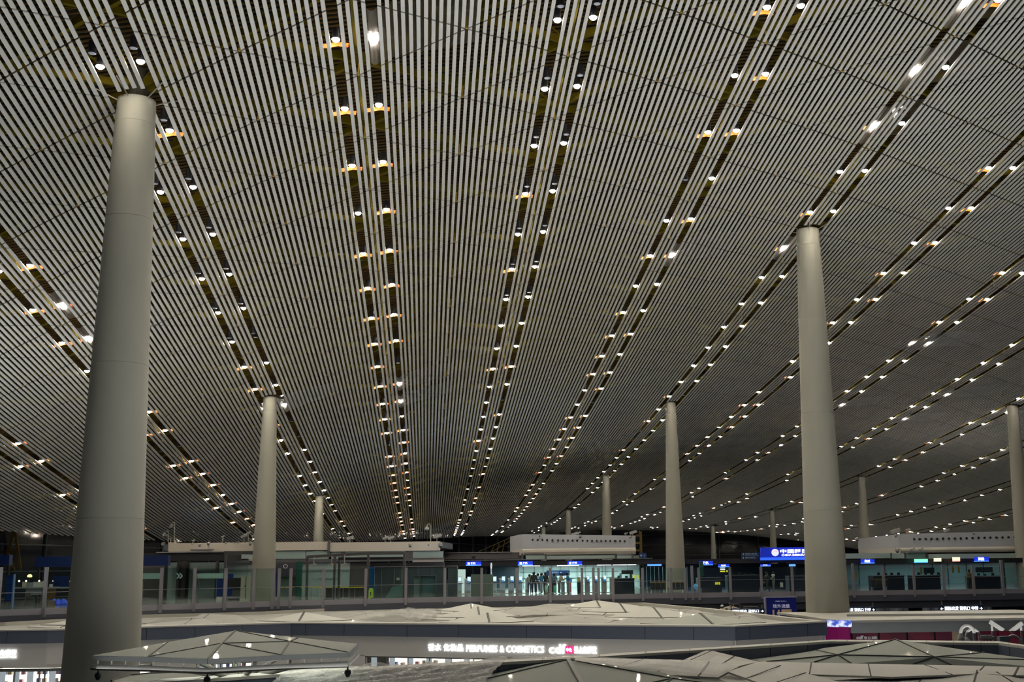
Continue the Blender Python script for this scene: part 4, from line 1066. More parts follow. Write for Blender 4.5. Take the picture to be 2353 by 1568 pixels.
def smallcam(x, y, D, kind, label, s=1.0, yb=None):
    p = at_d(x, y, D); e = empty('security_camera', p, label, 'security camera', 'small white security cameras')
    if kind == 'dome':
        put(MB().lathe((p.x, p.y, p.z), [(.10*s, 0), (.13*s, .05*s), (.12*s, .16*s), (.04*s, .22*s)], 14), 'housing', m_white, e, True)
        put(MB().lathe((p.x, p.y, p.z-.08*s), [(.02*s, 0), (.08*s, .03*s), (.10*s, .08*s)], 14), 'dome', m_dark, e, True)
        put(MB().beam((p.x, p.y, p.z+.2*s), p+HF*.45*s+Vector((0, 0, .2*s)), .05, .05), 'bracket', m_white, e)
    elif kind == 'hang':
        zt3 = at_d(x, yb, D).z; put(MB().tube([(p.x, p.y, p.z), (p.x, p.y, zt3)], .035, 8), 'stem', m_white, e)
        put(MB().beam(p-HR*.18-Vector((0, 0, .05)), p+HR*.14+Vector((0, 0, .03)), .13, .13), 'housing', m_white, e)
    elif kind == 'hook':
        zb = at_d(x, yb, D).z; r = .25*s; top = p.z
        pts = [Vector((p.x, p.y, zb)), Vector((p.x, p.y, top-r))]+[Vector((p.x, p.y, top-r))-HR*(r*.6)*(1-math.cos(a))+Vector((0, 0, r*math.sin(a))) for a in np.linspace(.4, math.pi*.95, 7)]
        put(MB().tube(pts, .04*s, 8), 'mast', m_white, e, True); q = pts[-1]
        put(MB().lathe((q.x, q.y, q.z-.28*s), [(.13*s, 0), (.18*s, .06*s), (.15*s, .2*s), (.05*s, .3*s)], 14), 'housing', m_white, e, True)
        put(MB().lathe((q.x, q.y, q.z-.36*s), [(.03*s, 0), (.10*s, .04*s), (.13*s, .09*s)], 14), 'dome', m_dark, e, True)
    else:   # box camera or floodlight on a stub mast
        zb = at_d(x, yb, D).z; put(MB().tube([(p.x, p.y, zb), (p.x, p.y, p.z)], .04, 8), 'mast', m_white, e)
        put(MB().beam(p-HR*.18*s+Vector((0, 0, -.02)), p+HR*.22*s+Vector((0, 0, .12*s)), .25*s, .16*s), 'housing', m_white, e)
    return e
smallcam(402, 1200, 95.3, 'hook', 'tallest hooked camera mast on the left end of the beige parapet', 1.0, 1247)
smallcam(387.5, 1220, 95.3, 'hook', 'hooked camera mast left of the tallest one on the beige parapet', 1.0, 1247)
smallcam(392.5, 1238, 95.3, 'box', 'short camera stub between the two hooked masts and the wall end', .6, 1247)
smallcam(444, 1243, 95.3, 'box', 'tiny camera on the parapet above the first wall-mounted cameras', .6, 1247)
smallcam(512.5, 1234, 95.3, 'box', 'small camera on a short stem halfway along the left parapet', .7, 1245.5)
smallcam(561, 1234, 95.3, 'box', 'boxy floodlight on two short stems left of the pale column', 1.3, 1245)
smallcam(571, 1226, 95.3, 'box', 'camera on a taller stem just left of the pale column', .8, 1245)
smallcam(580, 1232, 95.3, 'box', 'thin camera stem touching the pale column', .5, 1245)
smallcam(458.7, 1255, 94.6, 'dome', 'white dome camera on the parapet face, left one of the pair above the tray', .95)
smallcam(478.5, 1252, 94.6, 'dome', 'white dome camera on the parapet face, right one of the pair above the tray', .95)
smallcam(575, 1252, 94.6, 'dome', 'white dome camera on the parapet face beside the pale column', 1.1)
smallcam(575.5, 1290, 89, 'dome', 'white dome camera hanging beside the pale column below the parapet', 1.2)
smallcam(441.5, 1251, 94.6, 'dome', 'small dark-fronted camera on the parapet face left of the tray', .5)
smallcam(519, 1250, 94.6, 'dome', 'small camera on the parapet face halfway to the pale column', .5)
smallcam(547, 1248, 94.6, 'dome', 'small camera high on the parapet face left of the floodlight', .5)
smallcam(374, 1254, 94.8, 'dome', 'camera cluster projecting from the left end of the parapet', 1.2)
smallcam(804, 1238, 95.3, 'box', 'white floodlight standing on the parapet right of the dark joint', 1.3, 1246.5)
smallcam(885.5, 1238, 95.3, 'box', 'left of two floodlights on the middle of the parapet', 1.2, 1247)
smallcam(898, 1238, 95.3, 'box', 'right of two floodlights on the middle of the parapet', 1.2, 1247)
smallcam(990, 1204.5, 95.3, 'hook', 'tall hooked camera mast near the right end of the beige parapet', 1.1, 1248)
smallcam(1004, 1235, 95.3, 'box', 'camera cluster standing on the right end of the beige parapet', 1.6, 1248)
smallcam(942.5, 1256, 94.6, 'dome', 'white dome camera on the parapet face, third from its right end', 1.1)
smallcam(984.5, 1254, 94.6, 'dome', 'dark-fronted camera on the parapet face under the tall mast', .6)
smallcam(1012, 1256, 94.8, 'dome', 'camera cluster fixed to the right end face of the beige parapet', 1.5)
smallcam(721, 1298, 77.8, 'hang', 'leftmost camera hanging inside the wide portal frame', 1, 1280)
smallcam(762, 1298, 77.8, 'hang', 'middle camera hanging inside the wide portal frame', 1, 1278)
smallcam(791.5, 1297, 77.8, 'hang', 'rightmost camera hanging inside the wide portal frame', 1, 1275)
tr = E_('cable_tray', 462, 94, 'dark cable tray fixed below the cameras on the beige parapet', 'tray', z=3.8); PB('shelf', 437, 1262, 487, 1264, 94.3, .6, m_post, tr); PB('lip', 438, 1264, 470, 1266, 94.2, .3, m_head, tr)

# barrier with yellow tape, frosted screens and odds and ends behind the glass
m_yt = mat('tape_yellow', (.62, .50, .02), .45)
br = E_('tape_barrier', 740, 82, 'long dark barrier panels topped with broken yellow tape', 'barrier')
for x0, x1 in ((644, 652), (656, 663), (670, 675.5), (692, 699), (702, 712), (714, 724), (727, 741), (746, 751), (753, 763), (766, 801), (804, 837)):
    PB('tape', x0, 1349, x1, 1351.5, 82, .05, m_yt, br)
for x0, x1 in ((749, 763), (764, 775), (776, 788), (789, 801), (802, 837)): PB('panel', x0, 1352, x1, None, 82.1, .05, mat('barrier_brown', (.045, .045, .045), .4), br, z0=.15)
for x in (703, 715, 729, 748, 764, 776, 788, 802, 815): PB('post', x-.6, 1351, x+.6, None, 82, .08, m_post, br, z0=0)
PB('foot_rail', 740, 1377, 818, 1378.5, 81.8, .3, m_steel, br)
fs = E_('frosted_screen', 960, 80, 'row of tall dark frosted glass screens behind the balustrade', 'screen wall')
m_fro = mat('frosted_dark', (.075, .095, .11), .25, noise=.35, nscale=.5)
for x0, x1, y0 in ((861, 876, 1302), (877.5, 905, 1302.5), (907, 923, 1303), (937, 960, 1302.5), (963, 992, 1302.5), (993, 1019, 1302.5), (1029, 1050.5, 1302.5)): PB('screen_panel', x0, y0, x1, None, 79.5, .08, m_fro, fs, z0=0)
PB('top_rail', 860, 1301.5, 1051, 1303, 79.4, .12, m_post, fs)
PB('side_post', 1050, 1302, 1051.8, None, 79.4, .12, m_post, fs, z0=0)
PB('blue_panel', 849.5, 1303, 860, None, 79.5, .1, mat('poster_blue', (.01, .09, .28), .3, noise=.4, nscale=.8), None, 'tall narrow blue board at the left end of the frosted screens', 'board', z0=0)
cb = E_('glass_cabinet', 975, 78.5, 'framed greenish glass cabinet standing before the frosted screens', 'cabinet')
PB('glass_panel', 951, 1323, 963, None, 78.7, .1, mat('cab_green', (.16, .24, .23), .2), cb, z0=.1); PB('glass_panel', 966, 1325, 1000, None, 78.7, .1, mat('cab_green2', (.07, .14, .15), .15, noise=.5, nscale=.6), cb, z0=.1)
for x in (964.5, 1001): PB('frame', x-1, 1323, x+1, None, 78.5, .2, m_head, cb, z0=0)
PB('frame', 951, 1322.5, 1002, 1324.5, 78.5, .2, m_head, cb)
ws = E_('floor_sign', 849, 77, 'bright lime green folding sign leaning at the barrier end', 'sign')
m_lime = mat('lime', (.38, .55, .06), .5, emit=.12)
b = MB(); 
for k, (xa, xb, ya, yb) in enumerate(((849, 856, 1352, 1356), (847, 857.5, 1355, 1374), (845.5, 852, 1374, 1378))): pbox(b, xa, ya, xb, yb, 77, .05)
put(b, 'board', m_lime, ws); tag(PB('symbol', 850.5, 1361, 852.5, 1369, 76.95, .03, m_dark, ws), 'dark symbol')
tc = E_('covered_stack', 912, 78, 'dark green sheet draped over a sloping stack of crates', 'cover'); V = [at_d(x, y, D) for x, y, D in ((885, 1377, 78), (900, 1350, 78.3), (916, 1346, 78.5), (928.5, 1344, 78.6), (928.5, 1377, 78.2), (885, 1377, 80), (900, 1350, 80), (928.5, 1344, 80), (928.5, 1377, 80))]
b = MB(); b.add(V, [(0, 4, 3, 2, 1), (0, 1, 6, 5), (1, 2, 3, 7, 6), (4, 8, 7, 3), (5, 6, 7, 8)]); put(b, 'cover', mat('tarp_green', (.02, .10, .09), .5), tc)
PB('notice', 911, 1328, 918, 1334, 79.3, .03, mat('paper', (.5, .52, .45), .6), None, 'small pale notice stuck on a frosted screen', 'notice')
gb = E_('partition_box', 1107, 84, 'plain grey green box-shaped partition right of the frosted screens', 'partition')
PB('panel', 1082, 1320.5, 1131.5, None, 79.5, .8, mat('box_olive', (.16, .19, .17), .6), gb, z0=0)
# things seen under the awning
m_board = mat('board_blue', (.003, .014, .08), .45, emit=.04, ecol=(.01, .06, .35)); m_wht = mat('plain_white', (.55, .56, .52), .5)
for x0, x1, y0, D_, lab in ((498, 511, 1330, 84, 'narrow blue information board left of the first portal frame'), (523, 534.5, 1319, 86, 'blue information board behind the first portal frame'), (632, 638, 1317, 82, 'narrow blue information board just right of the pale column')):
    e = E_('information_board', x0, D_, lab, 'board', 'blue information boards'); PB('board', x0, y0, x1, 1372, D_, .12, m_board, e); PB('base', x0-.5, 1372, x1+.5, None, D_, .3, m_wht, e, z0=0); PB('frame', x0-1, y0-1, x0, 1372, D_, .14, mat('board_edge', (.15, .25, .5), .4), e)
cbn = E_('cabinet', 565, 83, 'tall off-white two-door cabinet behind the first portal frame', 'cabinet'); PB('body', 553, 1325, 577, None, 83, .7, mat('cabinet_cream', (.42, .42, .34), .5), cbn, z0=0); PB('door_gap', 564, 1326, 564.8, None, 82.95, .05, m_dark, cbn, z0=.1); PB('handle', 562, 1346, 563, 1350, 82.93, .04, m_dark, cbn)
dm = E_('dark_machine', 538, 84, 'black baggage scanner with a hood left of the off-white cabinet', 'machine'); PB('hood', 524, 1329, 553, 1352, 84, 1.4, m_dark, dm); PB('body', 534, 1352, 552, 1374, 84.2, 1.2, m_head, dm); PB('conveyor', 520, 1373, 552, 1376, 83.8, 1.0, m_post, dm); PB('base', 523, 1376, 551, None, 84, 1.2, m_blk, dm, z0=0)
tb_ = E_('teal_light_box', 480, 88, 'pale green translucent counter screen between two glass posts', 'screen', 'pale green counter screens'); PB('screen', 453, 1318, 516, 1330, 86, .12, mat('mint', (.28, .42, .38), .4, emit=.06), tb_); PB('leg', 455, 1330, 457, None, 86, .1, m_head, tb_, z0=0); PB('leg', 512, 1330, 514, None, 86, .1, m_head, tb_, z0=0)
tb_ = E_('teal_light_box', 345, 84, 'pale green translucent counter screen right beside the broad left column', 'screen', 'pale green counter screens'); PB('screen', 300, 1318, 369, 1331, 82, .12, MATS['mint'], tb_); PB('leg', 366, 1331, 368, None, 82, .1, m_head, tb_, z0=0); PB('leg', 326, 1331, 328.5, None, 82, .1, m_head, tb_, z0=0)
b = MB()
for k in (0, 7): pts = [at_d(406+k, 1318, 85), at_d(412+k, 1324, 85), at_d(406+k, 1330, 85)]; b.beam(pts[0], pts[1], .05, .09); b.beam(pts[1], pts[2], .05, .09)
tag(put(b, 'arrow_sign', mat('arrow_pale', (.3, .4, .42), .4, emit=.1)), 'pale double chevron arrow on the glass under the awning', 'sign')

# ------------------------------------------------------------ staff desks at the far left
m_desk = mat('desk_grey', (.28, .30, .32), .5); m_paper = mat('paper_cream', (.55, .50, .36), .6)
dk = E_('desk', 40, 78, 'long grey work desk at the far left behind the glass', 'desk', 'staff desks'); PB('desktop', 30, 1350, 96, 1353, 78, 1.0, m_desk, dk); PB('front_panel', 60, 1353, 96, 1368, 78.1, .1, m_desk, dk); [PB('leg', x, 1353, x+1.5, None, 78.1, .1, m_head, dk, z0=0) for x in (31, 58, 94)]
dk = E_('desk', 135, 78, 'grey work desk just left of the broad left column', 'desk', 'staff desks'); PB('desktop', 107, 1350, 172, 1353, 78, 1.0, m_desk, dk); [PB('leg', x, 1353, x+1.5, None, 78.1, .1, m_head, dk, z0=0) for x in (109, 168)]
ib = E_('information_board', 22, 74, 'tall blue leaflet rack at the far left', 'board', 'blue information boards'); PB('board', 13, 1322, 30, 1383, 74, .15, m_board, ib); PB('frame', 28.5, 1320, 31, None, 73.9, .2, mat('board_edge', (.15, .25, .5), .4), ib, z0=0)
b = MB(); [pbox(b, 14, y, 27, y+1.2, 73.95, .04) for y in range(1333, 1380, 4)]; tag(put(b, 'leaflet_shelf', mat('shelf_blue', (.02, .10, .35), .4), ib), kind='stuff')
lm = E_('desk_lamp', 68, 79, 'glowing yellow desk lamp at the far left', 'lamp', z=at_d(68, 1350, 79).z); p = at_d(68, 1327, 79); put(MB().lathe((p.x, p.y, p.z), [(.12, 0), (.17, .05), (.13, .15), (.04, .2)], 14), 'lamp_shade', mat('lamp_yellow', (.9, .8, .2), .5, emit=2.2, ecol=(1, .82, .25)), lm, True); put(MB().tube([(p.x, p.y, at_d(68, 1350, 79).z), (p.x, p.y, p.z)], .03, 8), 'pole', m_dark, lm)
for k, (x0, y0, x1, y1, m, lab) in enumerate(((51, 1338, 60, 1351, m_paper, 'cream folder standing upright on the long desk'), (76, 1338, 95, 1351, m_wht, 'pale monitor back on the right half of the long desk'), (95, 1336, 100, 1351, m_paper, 'cream file leaning beside the glass post'), (125, 1337, 138, 1350, m_wht, 'square pale box on the desk left of the broad column'), (113, 1343, 123, 1350, m_wht, 'small tilted tablet on the desk beside the pale box'), (62, 1339, 74, 1351, m_desk, 'grey monitor on the middle of the long desk'), (122, 1324, 156, 1349, m_navy, 'dark navy panel standing behind the right desk'))):
    PB('desk_item', x0, y0, x1, y1, 78.4, .08, m, None, lab, 'office item', 'things on the staff desks')
for k, x in enumerate((44, 60, 90, 123, 162)):
    p = at_d(x, 1336, 79.2); e = empty('spot_lamp', p, ('first', 'second', 'third', 'fourth', 'fifth')[k]+' small glowing ball lamp from the left above the desks', 'lamp', 'small ball lamps over the staff desks')
    put(MB().lathe((p.x, p.y, p.z), [(.02, -.07), (.06, -.04), (.07, 0), (.06, .04), (.02, .07)], 10), 'bulb', mat('bulb', (1, .9, .8), .5, emit=1.5, ecol=(1, .85, .75)), e, True); put(MB().tube([(p.x, p.y, at_d(x, 1350, 79.2).z), (p.x, p.y, p.z)], .012, 6), 'stem', m_dark, e)
bg = E_('cloth_pile', 135, 73, 'crumpled bright blue bags piled on the floor left of the broad column', 'bags'); rr = random.Random(5)
b = MB()
for k in range(9): p = at_d(121+k*3.4, 1390, 75); b.lathe((p.x, p.y+rr.uniform(-.1, .3), 0.02), [(.16, 0), (.20, .12+rr.random()*.06), (.10, .26+rr.random()*.12), (.02, .34+rr.random()*.12)], 7)
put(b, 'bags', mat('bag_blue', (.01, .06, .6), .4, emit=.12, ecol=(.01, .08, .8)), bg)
PB('cardboard_box', 112, 1381, 122, None, 74.5, .5, mat('cardboard', (.16, .12, .06), .7), None, 'brown cardboard box beside the blue bags', 'box', z0=0)
PB('brown_coat', 109, 1354, 124, 1378, 77.6, .25, mat('coat_brown', (.10, .06, .02), .8), None, 'brown coat hanging in front of the desk left of the column', 'coat')
PB('office_chair_back', 58, 1361, 70, 1372, 77, .15, mat('mesh_grey', (.10, .12, .11), .7), None, 'greenish grey chair back tucked at the long desk', 'chair')

# ------------------------------------------------------------ check-in hall in the centre
m_hall = mat('hall_white', (.52, .60, .59), .35); m_hdr = mat('header_black', (.012, .012, .015), .45)
ch = E_('check_in_hall', 1280, 101, 'bright teal-walled check-in hall with a low black header beam', 'building', 'check-in halls')
PB('header', 1017, 1287, 1850, 1298, 100, .6, m_hdr, ch); PB('header_cap', 1017, 1285.3, 1500, 1287, 99.8, .8, mat('cap_grey', (.15, .15, .155), .5), ch)
PB('roof', 1000, 1290, 1900, 1296, 100.6, 27, m_hdr, ch)
PB('upper_wall', 1018, 1270.5, 1204, 1285.5, 106, .4, mat('upper_grey', (.12, .115, .12), .6), ch); PB('upper_cap', 1018, 1269.5, 1176, 1271, 105.8, .8, m_post, ch)
PB('machine_silhouette', 1084, 1278.5, 1092, 1285.5, 104, .6, m_dark, ch)
p0, p1 = at_d(1192, 1300, 124), at_d(1470, 1300, 124)
PB('rear_wall', 1192, 1290, 1470, None, 124, .3, m_hall, ch, z0=0, z1=2.45)
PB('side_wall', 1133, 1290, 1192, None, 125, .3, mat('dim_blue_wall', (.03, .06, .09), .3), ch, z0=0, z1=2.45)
b = MB()
for x in (1203, 1228, 1248, 1268, 1287.5, 1326, 1345, 1365, 1384, 1392): pbox(b, x-.5, 1290, x+.5, None, 123.8, .1, z0=0, z1=2.45)
pbox(b, 1192, 0, 1408, None, 123.8, .1, z0=1.62, z1=1.66); pbox(b, 1192, 0, 1408, None, 123.8, .1, z0=.95, z1=.99)
tag(put(b, 'wall_joint', mat('joint_teal', (.08, .12, .13), .4), ch), kind='stuff')
PB('bright_wall', 1051.5, 1309, 1069, None, 99, .2, mat('lit_white', (.8, .85, .82), .5, emit=.55, ecol=(.75, .9, .85)), None, 'bright white lit wall panel left of the check-in kiosks', 'wall panel', kind='thing', z0=0)
PB('dim_backdrop', 1478, 1297, 1860, None, 118, .3, mat('dim_blue', (.015, .025, .04), .3, noise=.4, nscale=.4), ch, z0=0)
# bright strip lights under the hall roof and the light they give
m_strip = mat('strip_light', (1, 1, 1), .5, emit=4, ecol=(.85, 1, .98))
for k, (xa, xb, Dk) in enumerate(((1372, 1404, 118), (1409, 1462, 118), (1200, 1240, 121), (1280, 1330, 121))):
    PB('strip_lamp', xa, 1297, xb, 1299, Dk, .15, m_strip, None, ('short', 'long', 'left hidden', 'right hidden')[k]+' white strip light under the check-in hall ceiling', 'light', 'strip lights of the check-in hall', z0=2.28, z1=2.34)
def hall_light(x, D, sx, sy, power, col=(.82, 1, .97), z=2.25):
    l = bpy.data.lights.new('hall_light', 'AREA'); l.shape = 'RECTANGLE'; l.size = sx; l.size_y = sy; l.energy = power; l.color = col
    o = bpy.data.objects.new('hall_light', l); COL.objects.link(o); p = at_d(x, 1300, D); o.location = (p.x, p.y, z); o.rotation_euler = (0, 0, RZ); o.visible_camera = False
hall_light(1300, 110, 11, 16, 2600)
hall_light(1300, 119, 13, 5, 2600)
hall_light(1165, 104, 5, 6, 300, (.6, .8, 1))
hall_light(1660, 108, 10, 8, 200, (.4, .6, 1))
hall_light(2150, 108, 14, 12, 210, (.7, .9, 1), 2.08)
hall_light(2150, 116, 16, 3, 210, (.75, .92, 1), 2.08)
# white duct boxes with round nozzles
def duct_box(pts_front, side, ntop, ys, label, cat='air duct', nozz=(), Df=104, Ds=112):
    (xa, ya), (xb, yb) = pts_front
    e = E_('air_duct_box', (xa+xb)/2, Df, label, cat, 'white air duct boxes', z=2.8)
    gp = mat('duct_grey', (.45, .465, .51), .5, noise=.05, nscale=.4); bp_ = mat('duct_beige', (.56, .53, .46), .5)
    ymid, ybot = ys
    def col(x, y, D): return at_d(x, y, D)
    A0, A1 = col(xa, ya, Df), col(xb, yb, Df); zm = col((xa+xb)/2, ymid, Df).z; zb = col((xa+xb)/2, ybot, Df).z
    xs_, yt_ = side; Bk = col(xs_, yt_, Ds)
    dvec = Bk-A0; dvec.z = 0
    C1 = A1+dvec
    b = MB(); b.add([(A0.x, A0.y, zm), (A1.x, A1.y, zm), (C1.x, C1.y, zm), (Bk.x, Bk.y, zm), (A0.x, A0.y, A0.z), (A1.x, A1.y, A1.z), (C1.x, C1.y, A1.z), (Bk.x, Bk.y, A0.z)], [(3, 2, 1, 0), (4, 5, 6, 7), (0, 1, 5, 4), (1, 2, 6, 5), (2, 3, 7, 6), (3, 0, 4, 7)])
    put(b, 'body', gp, e)
    b = MB(); prof = [(0, zm), (-.10, zm-.1), (-.12, (zm+zb)/2), (-.02, zb+.05), (.25, zb)]
    V = []
    for o_, z in prof: V += [(A0.x+HF.x*o_, A0.y+HF.y*o_, z), (A1.x+HF.x*o_, A1.y+HF.y*o_, z)]
    V += [(C1.x, C1.y, zb), (Bk.x, Bk.y, zb), (C1.x, C1.y, zm), (Bk.x, Bk.y, zm)]; n_ = len(prof)
    Fc = [(2*i, 2*i+2, 2*i+3, 2*i+1) for i in range(n_-1)]+[(2*n_-2, 2*n_+1, 2*n_, 2*n_-1), (2*n_+1, 2*n_+3, 2*n_+2, 2*n_)]+[tuple([2*i for i in range(n_)][::-1])+(2*n_+3, 2*n_+1)[:0]]
    Fc[-1] = tuple([2*n_+3]+[2*n_+1]+[2*i for i in range(n_-1, -1, -1)]); Fc.append(tuple([2*i+1 for i in range(n_)]+[2*n_, 2*n_+2]))
    b.add(V, Fc); put(b, 'rounded_base', bp_, e)
    for x, y in nozz:
        p = at_d(x, y, Df-.06); k = MB(); k.tube([p+HF*.2, p-HF*.02], .10, 10); k2 = put(k, 'nozzle', m_dark, e)
    return e
nz = [(1120+c/7.84, 1210+y/7.84) for c, y in ((815, 245), (905, 246), (990, 248), (1075, 249), (1172, 251), (1272, 253), (1363, 254), (1450, 256), (1534, 257), (1618, 259), (1715, 260), (1800, 261), (1886, 262), (1970, 263), (2052, 264), (2131, 265), (2214, 266), (2308, 267))]+[(1412.5, 1244), (1424.8, 1244.2), (1435.5, 1244.4)]
duct_box(((1201, 1228), (1460, 1231.5)), (1172, 1239), None, (1260.5, 1276), 'big white duct box with round nozzles over the central check-in hall', nozz=nz)
nz = [(1930+c/5.56, 1200+y/5.56) for c, y in ((950, 220), (1020, 219), (1097, 218), (1170, 217), (1244, 215), (1318, 213), (1395, 212), (1470, 211), (1545, 209), (1620, 208), (1695, 206), (1773, 204), (1848, 203), (1924, 201), (2000, 200), (2078, 198), (2156, 196), (2234, 194))]
duct_box(((2066, 1228), (2480, 1217)), (1971, 1238), None, (1257, 1270), 'long white duct box with round nozzles at the right edge', nozz=nz, Df=100, Ds=116)
for x0, x1 in ((1208, 1252), (1256, 1413), (1418, 1452), (1455, 1470)): PB('upper_panel', x0, 1277, x1, 1285.5, 101.5, .3, mat('teal_lit', (.36, .46, .44), .35), ch)
for x in (1200, 1254, 1415.5, 1453.5): PB('upper_mullion', x-2.2, 1273, x+2.2, 1285.5, 101.4, .4, m_head, ch)
PB('upper_panel', 1455, 1277, 1469, 1285.5, 101.5, .3, MATS['teal_lit'], ch)
tr = E_('cable_tray', 1228, 102.5, 'dark cable tray under the left end of the central duct box', 'tray', z=3.2); PB('shelf', 1205, 1272.5, 1250, 1275.5, 102.6, .5, m_head, tr)
tr = E_('cable_tray', 1435, 102.5, 'white cable tray with tangled cables under the right end of the central duct box', 'tray', z=3.2); PB('shelf', 1417, 1273, 1454, 1275.5, 102.6, .5, m_post, tr)
smallcam(1320, 1229, 104.5, 'box', 'white box camera on top of the central duct box', 1.4, 1231); smallcam(1329, 1226, 104.5, 'box', 'thin twin camera on top of the central duct box', .9, 1231); smallcam(1333.5, 1235, 103.7, 'dome', 'dome camera hanging on the face of the central duct box', 1.0)
smallcam(1240, 1234, 103.7, 'dome', 'dark camera at the upper left of the central duct box face', .7); smallcam(1454, 1226, 104.3, 'box', 'camera cluster on the right end of the central duct box', 1.6, 1232); smallcam(1448.5, 1236, 103.7, 'dome', 'camera hanging at the upper right corner of the central duct box', .8); smallcam(1438, 1227, 104.5, 'box', 'small camera near the right end on top of the central duct box', .8, 1232)
smallcam(2056, 1224, 100.4, 'box', 'camera cluster at the corner on top of the long right duct box', 2.0, 1230); smallcam(2086, 1219, 100.4, 'box', 'small camera just right of the corner cluster on the right duct box', .9, 1228); smallcam(2174, 1221, 100.4, 'box', 'camera pair halfway along the top of the right duct box', 1.2, 1226); smallcam(1970, 1242, 111, 'dome', 'camera at the far left end of the right duct box', 1.3); smallcam(2058, 1234, 99.7, 'dome', 'dome camera on the corner of the right duct box', .9); smallcam(2238, 1228, 99.7, 'dome', 'camera clipped on the face of the right duct box', .7)
smallcam(2062, 1268, 99.5, 'dome', 'dark camera cluster under the corner of the right duct box', 1.5)

# ------------------------------------------------------------ glowing signs
m_blue = mat('led_blue', (.01, .03, .5), .4, emit=1.0, ecol=(.01, .03, .55)); m_blue2 = mat('led_bright_blue', (.1, .3, 1), .4, emit=1.2, ecol=(.10, .32, 1.0)); m_ledw = mat('led_white', (1, 1, 1), .4, emit=1.6, ecol=(.85, .9, 1))
def ptext(body, x0, x1, yt, yb, D, m, par, **k):
    p, q = at_d(x0, yb, D), at_d(x1, yb, D); z = (p.z+q.z)/2; p.z = q.z = z
    return text('lettering', body, p, q, at_d((x0+x1)/2, yt, D).z-z, m, par, **k)
SGN = [(1070.5, 1105.5, 1291, 1301, 'leftmost of the three small blue signs over the check-in hall'), (1190, 1224, 1290.5, 1300.5, 'middle of the three small blue signs over the check-in hall'), (1304, 1337.5, 1290, 1300, 'rightmost of the three small blue signs over the check-in hall')]
for x0, x1, y0, y1, lab in SGN:
    e = E_('overhead_sign', (x0+x1)/2, 99, lab, 'sign', 'small glowing blue counter signs', z=2.3)
    PB('sign_panel', x0, y0, x1, y1-2.6, 99.3, .18, m_blue, e); PB('light_strip', x0, y1-2.6, x1, y1-.6, 99.25, .2, m_blue2, e)
    ptext('值机', x0+11, x0+22, y0+1.5, y0+7, 99.2, m_ledw, e, bold=.03); PB('icon', x0+4, y0+2, x0+9, y0+7, 99.2, .05, m_ledw, e)
for x0, x1, y0, y1, D_, txt, lab in ((1607, 1638, 1290, 1299.5, 99, '值机', 'bright blue and white sign above the dark green pillar'), (1651, 1676, 1297, 1304, 97, '出发', 'small bright blue screen sign right of the green pillar sign'), (1748, 1771, 1297, 1302, 97, '值机', 'small blue sign under the large immigration sign'), (1814, 1828, 1297, 1302, 97, '', 'tiny blue sign right under the large immigration sign'), (1979, 2009.5, 1286, 1295.5, 97, '海关', 'small blue sign right of the broad right column'), (2240, 2272, 1280, 1291, 97, '边检', 'small blue sign at the right, last of the hall row'), (1488, 1520, 1297, 1301, 99, '', 'thin blue light bar left of the bench column')):
    e = E_('overhead_sign', (x0+x1)/2, D_, lab, 'sign', 'small glowing blue counter signs', z=2.3)
    PB('sign_panel', x0, y0, x1, y1, D_, .18, m_blue if txt else m_blue2, e); PB('light_strip', x0, y1-1.6, x1, y1, D_-.05, .2, m_blue2, e)
    if txt: ptext(txt, x0+(x1-x0)*.25, x0+(x1-x0)*.68, y0+1, y1-2.2, D_-.1, m_ledw, e, bold=.03)
e = E_('flight_screen', 1664, 97, 'small display with white and yellow lines below a blue sign', 'screen', z=1.9)
PB('panel', 1654, 1304, 1676, 1317, 97.1, .1, m_dark, e); b = MB(); [pbox(b, 1655, y, 1666, y+1.6, 97, .03) for y in (1305, 1308.5)]; put(b, 'white_lines', m_ledw, e); b = MB(); pbox(b, 1655, 1312.5, 1666, 1315, 97, .03); pbox(b, 1669, 1311, 1672, 1315, 97, .03); put(b, 'yellow_lines', mat('led_yellow', (.9, .8, .05), .4, emit=.8), e)
for x0, x1, y0, y1, c1, c2, lab in ((2102, 2132, 1285, 1294, (.25, .9, .6), (.1, .4, 1), 'glowing green and white sign right of centre in the right hall'), (2147, 2163, 1283, 1291, (1, .9, .65), (1, .9, .65), 'small cream glowing sign beside the green one'), (2190, 2206, 1281, 1291, (1, .9, .65), (1, .35, .3), 'small cream glowing sign with a red lower edge')):
    e = E_('overhead_sign', x0, 97, lab, 'sign', 'small glowing blue counter signs', z=2.3)
    if 'cream' in lab or 'green' in lab: e['group'] = 'coloured glowing counter signs'
    PB('sign_panel', x0, y0, x1, y1-2, 97, .18, mat('led_%d' % x0, c1, .4, emit=.95, ecol=c1), e); PB('light_strip', x0, y1-2, x1, y1, 96.95, .2, mat('ledb_%d' % x0, c2, .4, emit=.9, ecol=c2), e)
